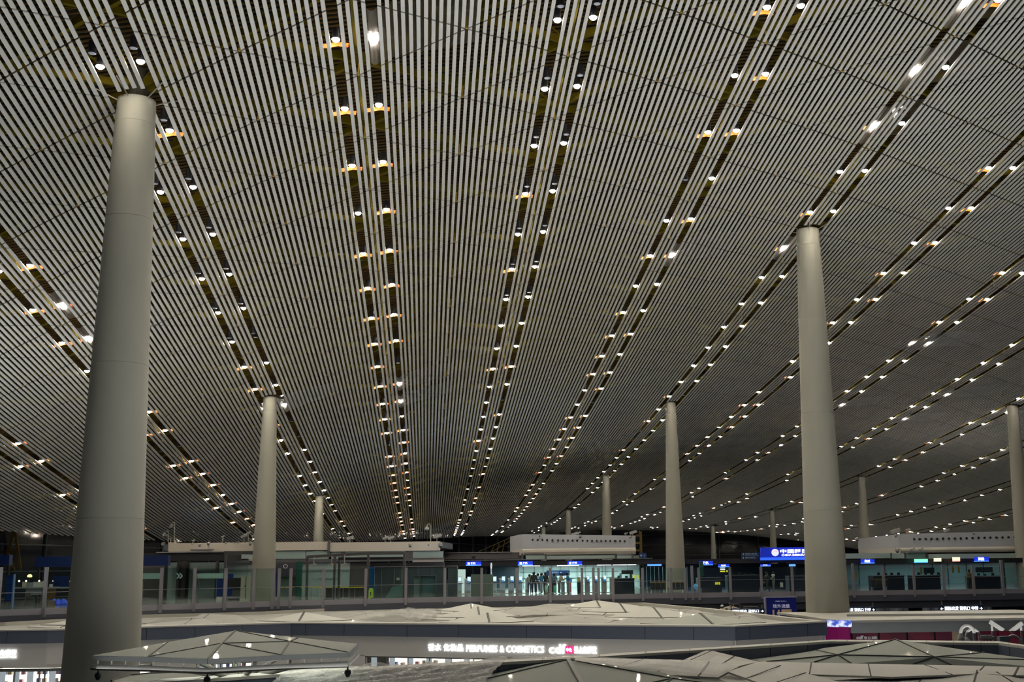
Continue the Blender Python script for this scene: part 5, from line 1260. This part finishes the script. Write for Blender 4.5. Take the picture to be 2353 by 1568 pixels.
# the large immigration sign
e = E_('immigration_sign', 1840, 99, 'large glowing blue China immigration sign beside the broad right column', 'sign', z=2.8)
PB('sign_panel', 1748, 1258, 1926, 1281, 99, .3, mat('led_royal', (.005, .02, .35), .4, emit=.55, ecol=(.005, .02, .42)), e); PB('light_strip', 1748, 1281, 1926, 1287, 98.9, .35, mat('led_azure', (.03, .15, 1), .4, emit=.8, ecol=(.03, .13, .95)), e)
pc = at_d(1781, 1270.3, 98.9); k = MB(); k.tube([pc, pc-HF*.06], 8.2*98.9/2595, 24); put(k, 'emblem', mat('emblem_white', (.9, .9, .95), .4, emit=.75, ecol=(.75, .8, .95)), e)
k = MB()
for r_, a0, a1 in ((.20, .5, 2.9), (.14, .3, 2.4)):
    pp = [pc-HF*.08+HR*r_*math.cos(a)+Vector((0, 0, r_*math.sin(a)-.03)) for a in np.linspace(a0, a1, 8)]; k.tube(pp, .018, 6)
put(k, 'emblem_arc', mat('emblem_pink', (.8, .35, .35), .4, emit=.5, ecol=(.8, .35, .35)), e)
ptext('中国移民管理局', 1793, 1908, 1262, 1271.8, 98.8, m_ledw, e, bold=.02); ptext('CHINA IMMIGRATION INSPECTION', 1796, 1912, 1273.3, 1278, 98.8, m_ledw, e, bold=.01)
e = E_('overhead_sign', 1725, 100, 'dim navy direction sign left of the large immigration sign', 'sign', z=2.8); e['group'] = 'navy direction signs'
PB('sign_panel', 1704, 1270.5, 1747, 1287, 100, .2, mat('dim_navy', (.008, .025, .07), .4), e); m_dimt = mat('dim_text', (.25, .35, .45), .4, emit=.10)
ptext('国际出发', 1713, 1740, 1271.5, 1275, 99.9, m_dimt, e); ptext('International', 1713, 1743, 1275.8, 1277.5, 99.9, m_dimt, e); ptext('国内值机', 1713, 1736, 1280, 1283, 99.9, m_dimt, e); ptext('Domestic', 1713, 1739, 1283.8, 1285.5, 99.9, m_dimt, e)
for y in (1272, 1280.5): PB('arrow', 1707, y, 1709.5, y+4.5, 99.9, .04, m_dimt, e)
e = E_('overhead_sign', 1475, 101, 'small navy sign with white symbols right of the central duct box', 'sign', z=2.8); e['group'] = 'navy direction signs'
PB('sign_panel', 1469, 1271, 1485.5, 1285, 100.5, .2, mat('mid_navy', (.01, .035, .13), .4, emit=.05), e); ptext('→', 1477, 1483, 1274, 1280, 100.4, m_dimt, e); k = MB(); pc = at_d(1473, 1277, 100.4); k.tube([pc, pc-HF*.04], .09, 14); put(k, 'symbol', m_dimt, e)
e = E_('overhead_sign', 1282, 101, 'wide navy hanging direction sign above the waiting travellers', 'sign', z=1.55); e['group'] = 'navy direction signs'
PB('sign_panel', 1255.5, 1311.5, 1309, 1323.5, 103, .2, MATS['mid_navy'], e); m_mt = mat('mid_text', (.5, .6, .8), .4, emit=.25); ptext('值机柜台', 1268, 1284, 1314, 1318.5, 102.9, m_mt, e); ptext('Check-in', 1268, 1283, 1320.5, 1322.5, 102.9, m_mt, e); ptext('>', 1288, 1291, 1315, 1320.5, 102.9, m_ledw, e); ptext('+', 1302, 1307, 1315, 1320.5, 102.9, m_ledw, e)
for x in (1258, 1306): PB('hanger', x-.4, 1298, x+.4, 1312, 103, .04, m_post, e)
e = E_('vertical_sign', 1129, 97, 'narrow vertical string of glowing white characters', 'sign', z=1.4)
k = MB(); ys_ = np.linspace(1294, 1318, 9)
for j, y in enumerate(ys_): text('lettering', '中国国际航空公司值'[j], at_d(1127.4, y+2.6, 97)-Vector((0, 0, 0)), Vector((at_d(1130.6, y+2.6, 97).x, at_d(1130.6, y+2.6, 97).y, at_d(1127.4, y+2.6, 97).z)), .085, m_ledw, e)
PB('backing', 1126.8, 1293, 1131.2, 1320, 97.1, .06, m_dark, e)
# lower-level direction signs below the deck
m_sb = mat('sign_box_navy', (.004, .012, .03), .4)
def lower_sign(x0, x1, y0, y1, D, body, lab, sx=2):
    e = E_('direction_sign', (x0+x1)/2, D, lab, 'sign', 'glowing lower-level direction signs', z=at_d(x0, y1, D).z)
    PB('sign_panel', x0, y0, x1, y1, D, .25, m_sb, e); ptext(body, x0+sx*1.5, x1-sx, y0+2.5, y1-3.5, D-.06, m_ledw, e, bold=.02)
    for x in (x0+6, x1-6): PB('hanger', x-.5, y0-10, x+.5, y0, D+.1, .05, m_post, e)
lower_sign(2158.5, 2260, 1391.5, 1406.5, 72, '← 国际出发 登机口 中转 →', 'wide glowing white and navy direction sign at lower right')
lower_sign(1930, 2012, 1395.5, 1409, 71, '国内出发 登机口 行李 →', 'glowing direction sign just right of the foot of the broad right column')
lower_sign(1680, 1757, 1399, 1412, 70, '国际到达 登机口 →', 'glowing direction sign left of the navy billboard')
# navy billboard
e = E_('billboard', 1795, 74, 'navy billboard with white Chinese characters left of the broad right column', 'billboard', z=-2.5)
PB('board', 1761.5, 1374, 1831, 1440, 74, .3, mat('board_deep', (.006, .012, .10), .4, emit=.10, ecol=(.01, .02, .25)), e); PB('frame', 1758.5, 1373.5, 1761.5, 1440, 73.9, .4, mat('frame_lilac', (.30, .30, .42), .4), e); PB('frame', 1758.5, 1372.5, 1831.5, 1374, 73.9, .4, MATS['frame_lilac'], e)
m_lil = mat('text_lilac', (.55, .55, .75), .4, emit=.22); ptext('境外流量', 1776, 1815, 1389, 1398, 73.85, m_lil, e, bold=.01); ptext('中国移动', 1782, 1793, 1381, 1383.5, 73.85, m_lil, e); ptext('5G+', 1795, 1808, 1381, 1383.5, 73.85, m_lil, e)
ptext('11', 1776, 1792, 1402, 1420, 73.85, mat('text_tan', (.5, .38, .22), .5, emit=.1), e, bold=.03); PB('price_tag', 1796, 1401, 1819, 1409, 73.85, .04, MATS['text_tan'], e)
for x in (1764, 1828): PB('leg', x-1.5, 1440, x+1.5, 1445, 74, .15, m_post, e, z0=G0)

# lower level, seen under the deck at the right
lw = E_('lower_shop_front', 2050, 92, 'dim glazed shop fronts on the level below the deck at the right', 'shop front', z=G0)
m_lg = screen_mat('lower_glass_mix', (.17, .19, .17), (.10, .11, .11), (.03, .03, .035), .35)
for x0, x1 in ((1968, 2003), (2004, 2048), (2050, 2089), (2120, 2150), (2151, 2206), (2233, 2282)): PB('window', x0, 1382, x1, 1440, 92, .1, m_lg, lw, z0=G0)
for x0, x1 in ((2089, 2120), (2206, 2233), (1940, 1968)): PB('pier', x0, 1380, x1, 1440, 91.8, .4, mat('pier_brown', (.05, .045, .048), .6), lw, z0=G0)
PB('red_wall', 2283, 1380, 2480, 1440, 91.5, .4, mat('dark_red', (.035, .008, .012), .5), lw, z0=G0); PB('soffit', 1480, 1380, 2480, 1384, 84, 8, m_edge2, lw); PB('rear_wall', 1430, 1382, 1968, 1440, 96, .3, mat('brown_wall', (.05, .048, .05), .6), lw, z0=G0)
PB('red_wall', 1580, 1389, 1650, 1440, 90, .3, MATS['dark_red'], lw, z0=G0)
for x, y, lab in ((1604, 1391, 'oval white ceiling lamp below the deck, above the roof edge'), (2308, 1382.5, 'pinkish oval ceiling lamp below the deck at the far right'), (2125, 1387, 'small oval lamp below the deck between the two lower signs'), (2195, 1383, 'tiny lamp below the deck above the wide direction sign')):
    p = at_d(x, y, 82); e = empty('ceiling_lamp', p, lab, 'lamp', 'oval lamps below the deck'); put(MB().lathe((p.x, p.y, p.z), [(.10, -.05), (.20, 0), (.20, .04)], 14), 'lamp_shade', mat('warm_lamp', (1, .85, .7), .5, emit=1.8, ecol=(1, .8, .65)), e, True); put(MB().tube([(p.x, p.y, p.z+.03), (p.x, p.y, p.z+.25)], .02, 6), 'stem', m_dark, e)
put(MB().box((45, 37, -2.2), (30, 2.5, .2), RZ), 'floor', m_edge2)['kind'] = 'structure'

# ------------------------------------------------------------ right-hand hall
rh = E_('check_in_hall', 2150, 100, 'dark check-in hall with teal walls behind the right-hand glass', 'building', 'check-in halls')
PB('header', 1945, 1284, 2480, 1295, 98, .6, m_hdr, rh); PB('roof', 1930, 1288, 2480, 1292, 98.6, 24, m_hdr, rh)
for x0, x1 in ((1945, 2047), (2049, 2078), (2082, 2127), (2133, 2480)): PB('upper_panel', x0, 1272, x1, 1284, 98.8, .3, MATS['teal_lit'] if x0 > 2100 else m_teal, rh)
for x in (2048, 2080, 2130): PB('upper_mullion', x-1.6, 1271, x+1.6, 1284, 98.7, .4, m_head, rh)
PB('rear_wall', 1940, 1294, 2480, None, 119, .3, mat('rear_teal', (.26, .36, .36), .3, noise=.3, nscale=.3), rh, z0=0, z1=2.5)
b = MB(); [pbox(b, x-.7, 1294, x+.7, None, 118.7, .1, z0=0, z1=2.5) for x in (1975, 2035, 2103, 2145, 2180, 2223, 2262)]; tag(put(b, 'wall_joint', m_dark, rh), kind='stuff')
tr = E_('cable_tray', 2108, 98, 'white cable tray with two cameras under the right duct box', 'tray', z=3.3); PB('shelf', 2086, 1267.5, 2133, 1270, 98.3, .5, m_post, tr)
smallcam(2097, 1264, 98.3, 'box', 'left of two small cameras on the tray under the right duct box', .9, 1268); smallcam(2116, 1264, 98.3, 'box', 'right of two small cameras on the tray under the right duct box', .9, 1268)
# dark counters
m_cnt = mat('counter_navy', (.012, .016, .03), .3)
def counter(x0, x1, y0, D, lab):
    e = E_('check_in_counter', (x0+x1)/2, D, lab, 'counter', 'dark navy check-in counters')
    PB('body', x0, y0+2, x1, None, D, 1.6, m_cnt, e, z0=0); PB('counter_top', x0-.6, y0, x1+.6, y0+2, D-.1, 1.8, mat('counter_edge', (.05, .055, .07), .3), e)
    r = random.Random(int(x0))
    x = x0+8
    while x < x1-8:
        PB('monitor', x, y0-r.uniform(4, 7), x+6, y0-.8, D+.8, .08, m_dark, e); x += r.uniform(13, 20)
counter(1411, 1458, 1329.5, 90, 'dark navy counter left of the bench seats')
counter(1605, 1658.5, 1328, 92, 'dark counter with small yellow letters right of the bench column')
counter(1673, 1744, 1322, 92, 'widest dark counter left of the two walking travellers')
counter(1814, 1870, 1324, 92, 'dark counter partly hidden by the broad right column')
counter(2008, 2079, 1323, 92, 'first dark counter right of the broad right column')
counter(2100, 2162, 1322.5, 92, 'second dark counter right of the broad right column')
counter(2238, 2300, 1324, 92, 'dark counter beside the green pillar at the right')
e = [o for o in bpy.data.objects if o.get('label') == 'dark counter with small yellow letters right of the bench column'][0]; ptext('值机岛', 1643, 1655, 1338, 1344, 91.9, MATS['led_yellow'], e, shear=.2)
bb = E_('hanging_board', 1440, 96, 'dark square hanging board over the counter left of the benches', 'board', z=1.6); PB('board', 1428, 1311, 1455, 1320, 95, .15, m_dark, bb); PB('hanger', 1441, 1297, 1442, 1311, 95, .05, m_post, bb)
wn = E_('window_booth', 1438, 106, 'small service window booth behind the dark counter', 'booth'); PB('frame', 1424, 1318, 1453, None, 105.5, .3, m_head, wn, z0=0); PB('window', 1429, 1320, 1447, 1332, 105.3, .1, mat('booth_lit', (.5, .6, .6), .4, emit=.3, ecol=(.5, .65, .62)), wn)
for x0, x1, lab in ((1454, 1460.5, 'left glowing yellow poster behind the dark counter'), (1463, 1468, 'right glowing yellow poster behind the dark counter')): PB('poster', x0, 1322, x1, 1331, 110, .1, mat('poster_yellow', (.7, .65, .08), .5, emit=.45, ecol=(.8, .72, .08)), None, lab, 'poster', 'yellow posters')
for x0, x1, lab, y0 in ((2115, 2119, 'yellow banner hanging over the second right counter', 1303), (2188, 2192, 'left of two yellow banners in the right hall', 1300), (2201.5, 2205, 'right of two yellow banners in the right hall', 1300), (1966, 1969.5, 'short yellow banner just right of the broad right column', 1316)): PB('banner', x0, y0, x1, y0+17, 101, .08, mat('banner_amber', (.4, .26, .03), .6, emit=.08), None, lab, 'banner', 'narrow amber banners')
PB('wall_screen', 2123, 1305, 2147, 1318, 104, .1, m_dark, None, 'black wall screen above the second right counter', 'screen', z0=None); PB('wall_screen', 2242, 1304, 2281, 1316, 108, .1, m_dark, None, 'wide black wall screen above the last right counter', 'screen')
# bench seats
def bench(x0, x1, D, n_, lab):
    e = E_('bench_seat', (x0+x1)/2, D, lab, 'bench', 'waiting bench seats')
    w = (x1-x0)/n_
    for k in range(n_):
        PB('backrest', x0+k*w+.4, 0, x0+(k+1)*w-.4, None, D, .08, mat('bench_dark', (.03, .03, .028), .5), e, z0=.48, z1=.88)
        PB('top_trim', x0+k*w+.2, 0, x0+(k+1)*w-.2, None, D-.03, .12, mat('bench_amber', (.38, .22, .03), .4), e, z0=.88, z1=.92)
        PB('seat', x0+k*w+.4, 0, x0+(k+1)*w-.4, None, D+.08, .45, MATS['bench_dark'], e, z0=.40, z1=.47)
    PB('beam', x0, 0, x1, None, D+.2, .06, m_post, e, z0=.33, z1=.39)
    for x in (x0+3, x1-3): PB('leg', x-.5, 0, x+.5, None, D+.2, .45, m_post, e, z0=0, z1=.34)
bench(1478, 1512, 87, 3, 'amber-topped dark bench left of the pale column'); bench(1524, 1553, 87, 3, 'amber-topped dark bench in front of the pale column'); bench(1962, 1999, 88, 3, 'amber-topped dark bench right of the broad right column')
ts = E_('side_table', 1517, 87, 'small amber table between the two left benches', 'table'); PB('tabletop', 1513, 0, 1521, None, 87, .4, MATS['bench_amber'], ts, z0=.46, z1=.5); PB('leg', 1516, 0, 1518, None, 87.1, .06, m_post, ts, z0=0, z1=.46)
bg = E_('cloth_pile', 1597, 88, 'pale blue plastic bags heaped beside the bench column', 'bags'); b = MB(); rr = random.Random(9)
for k in range(6): p = at_d(1592.5+k*2.0, 1350, 88); b.lathe((p.x, p.y, rr.uniform(.3, .5)), [(.14, 0), (.17, .1), (.08, .25), (.02, .3)], 7)
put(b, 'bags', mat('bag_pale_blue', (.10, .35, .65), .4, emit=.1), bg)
PB('bag_crate', 1591, 0, 1604, None, 88, .5, m_dark, None, 'low dark crate under the pale blue bags', 'crate', z0=0, z1=.42)
# queue posts and glazing lines in the dim middle hall
b = None
for k, x in enumerate((1487, 1496, 1505, 1515, 1524, 1560, 1580)):
    PB('glass_fin', x-.5, 1303, x+.5, None, 104, .3, mat('fin_teal', (.12, .22, .26), .3, emit=.03, ecol=(.3, .6, .7)), None, 'thin pale upright fin in the dim hall behind the benches', 'partition', 'upright fins behind the benches', z0=0)
e = E_('queue_rail', 1500, 98, 'dark queue rails behind the benches', 'railing'); PB('rail', 1480, 0, 1530, None, 98, .05, m_dark, e, z0=.95, z1=1.0); PB('rail', 1480, 0, 1530, None, 98, .05, m_dark, e, z0=.5, z1=.55)
[PB('post', x-.4, 0, x+.4, None, 98, .05, m_dark, e, z0=0, z1=1.0) for x in (1482, 1496, 1510, 1526)]
e = E_('queue_rail', 2190, 96, 'bent metal railing in the right hall between two counters', 'railing'); PB('rail', 2168, 0, 2232, None, 96, .05, m_head, e, z0=.95, z1=1.0); [PB('post', x-.5, 0, x+.5, None, 96, .05, m_head, e, z0=0, z1=1.0) for x in (2170, 2184, 2198, 2212, 2230)]
pA, pB_ = at_d(2170, 1340, 95.8), at_d(2180, 1303, 95.8); k = MB(); k.tube([Vector((pA.x, pA.y, 0)), at_d(2170, 1318, 95.8), at_d(2172, 1311, 95.8), pB_], .035, 8); put(k, 'bent_pole', mat('brass', (.35, .30, .2), .35, .6), e)

# ------------------------------------------------------------ self check-in kiosks
m_kio = mat('kiosk_grey', (.30, .32, .33), .4); m_kred = mat('kiosk_red', (.45, .01, .015), .4, emit=.08, ecol=(.6, .01, .02)); m_kscr = mat('kiosk_screen', (.7, .8, 1), .4, emit=1.3, ecol=(.62, .75, 1)); m_kblue = mat('kiosk_blue', (.05, .3, .7), .4, emit=.4, ecol=(.05, .3, .9))
def kiosk(x, D, lab, first=None):
    e = E_('check_in_kiosk', x, D, lab, 'kiosk', 'self check-in kiosks')
    w = .34
    def bx(name, cx, cz, dx, dy, dz, m, cy=0.0):
        b = MB(); q = e.location + HR*cx + HF*cy; b.box((q.x, q.y, cz), (dx, dy, dz), RZ); return put(b, name, m, e)
    bx('pedestal', 0, .45, .30, .26, .90, m_kio); bx('keyboard_shelf', 0, .92, .44, .36, .05, m_head, -.06); bx('screen_frame', 0, 1.22, .30, .08, .44, mat('kiosk_white', (.6, .62, .62), .4)); bx('screen', 0, 1.24, .24, .03, .32, m_kscr, -.05)
    bx('side_column', .50, .60, .20, .22, 1.20, m_kio); bx('side_cap', .50, 1.24, .26, .28, .10, MATS['kiosk_white']); bx('red_post', .66, .50, .10, .12, .85, m_kred, -.05); bx('blue_top', .68, 1.02, .18, .14, .18, m_kblue)
    bx('foot', .25, .03, .95, .4, .06, MATS['kiosk_white']); return e
ks = [(1057, 'under the bright white panel'), (1078, 'left of the plain grey partition'), (1137, 'first right of the grey partition'), (1157, 'second right of the grey partition'), (1176.5, 'third right of the grey partition'), (1196, 'fourth right of the grey partition'), (1254, 'among the standing travellers'), (1293, 'beside the leaning traveller'), (1332, 'first right of the blue-jacketed traveller'), (1350.5, 'second right of the blue-jacketed traveller'), (1370, 'third right of the blue-jacketed traveller'), (1389, 'last one before the dark counter')]
for x, w in ks: kiosk(x, 95, 'self check-in kiosk with a glowing screen, '+w)
for k, (x, c) in enumerate(((1250, (.35, .55, .35)), (1269, (.15, .5, .35)), (1257, (.03, .06, .06)))):
    e = E_('suitcase', x, 93.5, ('pale green', 'mint green', 'black')[k]+' upright suitcase beside the waiting travellers', 'suitcase', 'suitcases'); PB('shell', x-3.4, 0, x+3.4, None, 93.5, .25, mat('case%d' % k, c, .35), e, z0=.08, z1=.66); PB('handle', x-1.6, 0, x+1.6, None, 93.6, .03, m_post, e, z0=.66, z1=.95); [PB('wheel', x+s*2.4-.5, 0, x+s*2.4+.5, None, 93.6, .1, m_dark, e, z0=0, z1=.08) for s in (-1, 1)]
PB('display_stand', 1318, 0, 1325, None, 94, .3, m_dark, None, 'small stand holding a yellow box beside the kiosks', 'stand', z0=0, z1=.95); PB('yellow_box', 1318.5, 0, 1325, None, 94, .3, mat('box_yellow', (.5, .45, .12), .5), None, 'yellow box standing on the small stand beside the kiosks', 'box', z0=.95, z1=1.32)

# ------------------------------------------------------------ people
m_skin = mat('skin', (.55, .36, .26), .55); m_hair = mat('hair', (.012, .01, .009), .6)
def person(x, D, heading, top, legs, lab, H=1.68, pose='stand', z=0.0, lean=0.0, hair=True, hat=None):
    """heading: 0 faces away from the camera, pi faces it. Body is one skinned surface; clothing and hair are its own parts."""
    p = at_d(x, 1300, D); e = empty('person', (p.x, p.y, z), lab, 'person', 'travellers and staff', rz=heading+RZ)
    s = H/1.70; r = random.Random(int(x*7)); st = .0
    J = {'pel': (0, 0, .95), 'wai': (0, .01, 1.10), 'che': (0, .0, 1.30), 'nek': (0, .0, 1.46), 'hed': (0, .02, 1.55), 'top': (0, .01, 1.66), 'nos': (0, .10, 1.57)}
    for sd, a in ((-1, 'l'), (1, 'r')):
        J['hip'+a] = (sd*.10, 0, .90); J['kne'+a] = (sd*.11, .02, .49); J['ank'+a] = (sd*.11, -.02, .09); J['toe'+a] = (sd*.12, .13, .035)
        J['sho'+a] = (sd*.18, -.01, 1.40); J['elb'+a] = (sd*.24, -.04, 1.12); J['wri'+a] = (sd*.24, .06, .89); J['pal'+a] = (sd*.235, .09, .82)
    if pose == 'walk':
        J['knel'] = (-.10, .14, .52); J['ankl'] = (-.10, .26, .12); J['toel'] = (-.10, .40, .07); J['kner'] = (.10, -.08, .50); J['ankr'] = (.10, -.38, .16); J['toer'] = (.10, -.28, .05)
        J['elbl'] = (-.24, -.16, 1.15); J['wril'] = (-.23, -.16, .92); J['elbr'] = (.24, .12, 1.16); J['wrir'] = (.20, .34, 1.05); J['palr'] = (.19, .42, 1.04); J['pall'] = (-.23, -.14, .85)
    if pose in ('reach', 'use'):
        for a, sd in (('l', -1), ('r', 1)):
            J['elb'+a] = (sd*.23, .12, 1.14); J['wri'+a] = (sd*.16, .34, 1.18); J['pal'+a] = (sd*.15, .42, 1.20)
    if pose == 'spread':
        for a, sd in (('l', -1), ('r', 1)): J['elb'+a] = (sd*.42, .02, 1.34); J['wri'+a] = (sd*.64, .10, 1.28); J['pal'+a] = (sd*.72, .12, 1.27)
    def L(q):
        x_, y_, z_ = q
        if lean and z_ > .9: dz = z_-.9; y_, z_ = y_+dz*math.sin(lean), .9+dz*math.cos(lean)
        return (x_*s, y_*s, z_*s)
    def skin(name, chain, m, sub=1):
        names = []; edges = []
        for c in chain:
            for i, n_ in enumerate(c):
                if n_[0] not in [q[0] for q in names]: names.append(n_)
            for a, b in zip(c[:-1], c[1:]): edges.append((a[0], b[0]))
        ix = {n_[0]: i for i, n_ in enumerate(names)}
        me = bpy.data.meshes.new(name); me.from_pydata([L(n_[2] if len(n_) > 2 else J[n_[0]]) for n_ in names], [(ix[a], ix[b]) for a, b in edges], [])
        me.materials.append(m); o = bpy.data.objects.new(name, me); COL.objects.link(o); o.parent = e
        mod = o.modifiers.new('skin', 'SKIN'); mod.use_smooth_shade = True
        for i, n_ in enumerate(names):
            rad = n_[1] if isinstance(n_[1], tuple) else (n_[1], n_[1])
            me.skin_vertices[0].data[i].radius = (rad[0]*s, rad[1]*s)
        me.skin_vertices[0].data[0].use_root = True
        if sub: o.modifiers.new('sub', 'SUBSURF').levels = sub; o.modifiers['sub'].render_levels = sub
        return o
    ch_ = [[('pel', .12), ('wai', .11), ('che', .13), ('nek', .055), ('hed', .085), ('top', .06)], [('hed', .085), ('nos', .018)]]
    for a, sd in (('l', -1), ('r', 1)):
        ch_ += [[('pel', .12), ('hip'+a, .085), ('kne'+a, .055), ('ank'+a, .038), ('toe'+a, .035)], [('che', .13), ('sho'+a, .055), ('elb'+a, .042), ('wri'+a, .028), ('pal'+a, .034)]]
        P_ = Vector(J['pal'+a]); W_ = Vector(J['wri'+a]); d = (P_-W_).normalized(); sdv = d.cross(Vector((sd, 0, 0))); sdv = sdv.normalized() if sdv.length > .1 else Vector((0, 1, 0))
        for k in range(4):
            b0 = P_+sdv*(.018*(k-1.5)); f1 = b0+d*.045; f2 = f1+d*(.02+.008*(1-abs(k-1.3)))+Vector((-sd*.012, 0, 0))
            ch_.append([('pal'+a, .034), ('f%s%da' % (a, k), .009, tuple(f1)), ('f%s%db' % (a, k), .008, tuple(f2))])
        ch_.append([('wri'+a, .028), ('t%s' % a, .010, tuple(W_.lerp(P_, .6)+sdv*.045+d*.02))])
    skin('body', ch_, m_skin)
    skin('jacket', [[('pel', (.16, .13)), ('wai', (.155, .125)), ('che', (.175, .135)), ('nek', .07)]]+[[('che', (.175, .135)), ('sho'+a, .078), ('elb'+a, .062), ('wri'+a, .048)] for a in 'lr'], top)
    skin('trousers', [[('wai', .13), ('pel', .15)]]+[[('pel', .15), ('hip'+a, .108), ('kne'+a, .078), ('ank'+a, .062)] for a in 'lr'], legs)
    skin('shoe', [[('ankl', .045), ('toel', .042)]], m_dark); skin('shoe', [[('ankr', .045), ('toer', .042)]], m_dark)
    if hat: 
        h = L((0, .01, 1.60)); put_ = MB().lathe(h, [(.112*s, -.02), (.118*s, .02), (.10*s, .08), (.05*s, .115), (.01, .12)], 16).build('hat', hat, e, True)
    h = L((0, -.015, 1.60)); MB().lathe(h, [(.06*s, -.14*s), (.098*s, -.08*s), (.112*s, -.01), (.106*s, .04*s), (.075*s, .085*s), (.02, .108*s)], 16).build('hair', m_hair, e, True)
    return e
C_ = lambda n, c: mat(n, c, .75)
person(1216.5, 93.5, .2, C_('coat_olive', (.30, .28, .17)), C_('jeans', (.06, .08, .12)), 'woman in a pale olive coat, leftmost of the waiting travellers', 1.60)
person(1226.5, 93, -.1, C_('coat_black', (.02, .022, .025)), C_('trousers_black', (.02, .02, .022)), 'tall person in a black coat, second of the waiting travellers', 1.78)
person(1235.5, 95.5, .3, C_('top_white', (.5, .52, .52)), C_('jeans', (.06, .08, .12)), 'person in a white top half hidden behind the blue-jacketed one', 1.66)
person(1243.5, 93, 1.2, C_('jacket_blue', (.03, .16, .26)), C_('trousers_grey', (.22, .21, .22)), 'person in a blue jacket and grey trousers facing the kiosks', 1.70, 'use')
person(1253, 94.4, -.3, C_('coat_black', (.02, .022, .025)), C_('trousers_black', (.02, .02, .022)), 'person in dark clothes under the left end of the navy sign', 1.74)
person(1273, 93.6, .0, C_('jacket_slate', (.10, .14, .17)), C_('trousers_black', (.02, .02, .022)), 'person in a slate grey jacket just right of the balustrade post', 1.66)
person(1284.5, 93, -1.2, C_('jacket_sand', (.42, .32, .20)), C_('trousers_brown', (.10, .08, .07)), 'person in a sand jacket leaning over a kiosk', 1.72, 'use', lean=.38)
person(1304, 93, -1.4, C_('jacket_azure', (.03, .18, .30)), C_('trousers_grey', (.22, .21, .22)), 'person in a blue jacket standing right of the navy sign', 1.72, 'use')
person(1761, 86, -1.2, C_('coat_black', (.02, .022, .025)), C_('trousers_black', (.02, .02, .022)), 'walking traveller in black carrying a pale shopping bag', 1.62, 'walk')
person(1776, 86, 1.3, C_('coat_stone', (.20, .21, .20)), C_('trousers_stone', (.13, .14, .13)), 'traveller in a grey coat with a white scarf, facing the walking one', 1.62, 'reach')
person(2225, 90, .4, C_('jacket_brown', (.16, .11, .07)), C_('trousers_black', (.02, .02, .022)), 'person in brown standing by the railing in the right hall', 1.62)
e = E_('shopping_bag', 1766, 85.6, 'pale paper shopping bag held by the walking traveller', 'bag', z=.5); PB('bag_body', 1763, 0, 1769, None, 85.5, .1, mat('bag_paper', (.45, .47, .43), .6), e, z0=.48, z1=.82); PB('handle', 1765, 0, 1767, None, 85.5, .02, m_dark, e, z0=.82, z1=.95)
e = E_('scarf', 1776, 86, 'white scarf around the neck of the grey-coated traveller', 'scarf', z=1.3); p = at_d(1775.5, 1300, 85.95); put(MB().lathe((p.x, p.y, 1.30), [(.10, 0), (.14, .03), (.13, .09), (.09, .12)], 14), 'wrap', m_wht, e, True); k = MB(); k.beam((p.x, p.y-.14, 1.33), Vector((p.x, p.y-.12, 1.12))-HR*.14, .10, .04); put(k, 'tail', m_wht, e)
zl = -2.1
person(1674, 77.5, math.pi, C_('top_cream', (.5, .47, .42)), C_('trousers_black', (.02, .02, .022)), 'person in a white top and dark trousers with arms out, below the deck', 1.72, 'spread', z=zl)
person(1658, 77.5, math.pi*.8, C_('top_cream2', (.48, .43, .36)), C_('trousers_sand', (.35, .3, .24)), 'person in a cream outfit and pale cap, left of the one with arms out', 1.60, 'reach', z=zl, hat=m_wht, lean=.2)
def trolley(x0, x1, D, y0, lab):
    e = E_('trolley', (x0+x1)/2, D, lab, 'trolley', 'metal trolleys below the deck', z=zl)
    for x in (x0, x1): k = MB(); pp = at_d(x, y0, D); k.tube([(pp.x, pp.y, zl+.08), (pp.x, pp.y, pp.z)], .03, 8); put(k, 'post', m_steel, e)
    a, b_ = at_d(x0, y0, D), at_d(x1, y0, D); b_.z = a.z; put(MB().tube([a, b_], .03, 8), 'handlebar', m_steel, e)
    PB('platform', x0, 0, x1, None, D, .5, m_steel, e, z0=zl+.1, z1=zl+.14); PB('crate', x0+2, 0, x1-2, None, D+.05, .4, m_wht, e, z0=zl+.14, z1=at_d(x0, y0+7, D).z-.1)
trolley(1681, 1700, 77, 1389, 'metal trolley with a pale crate right of the person with arms out'); trolley(1709, 1741, 77, 1395, 'wide low metal trolley left of the navy billboard')
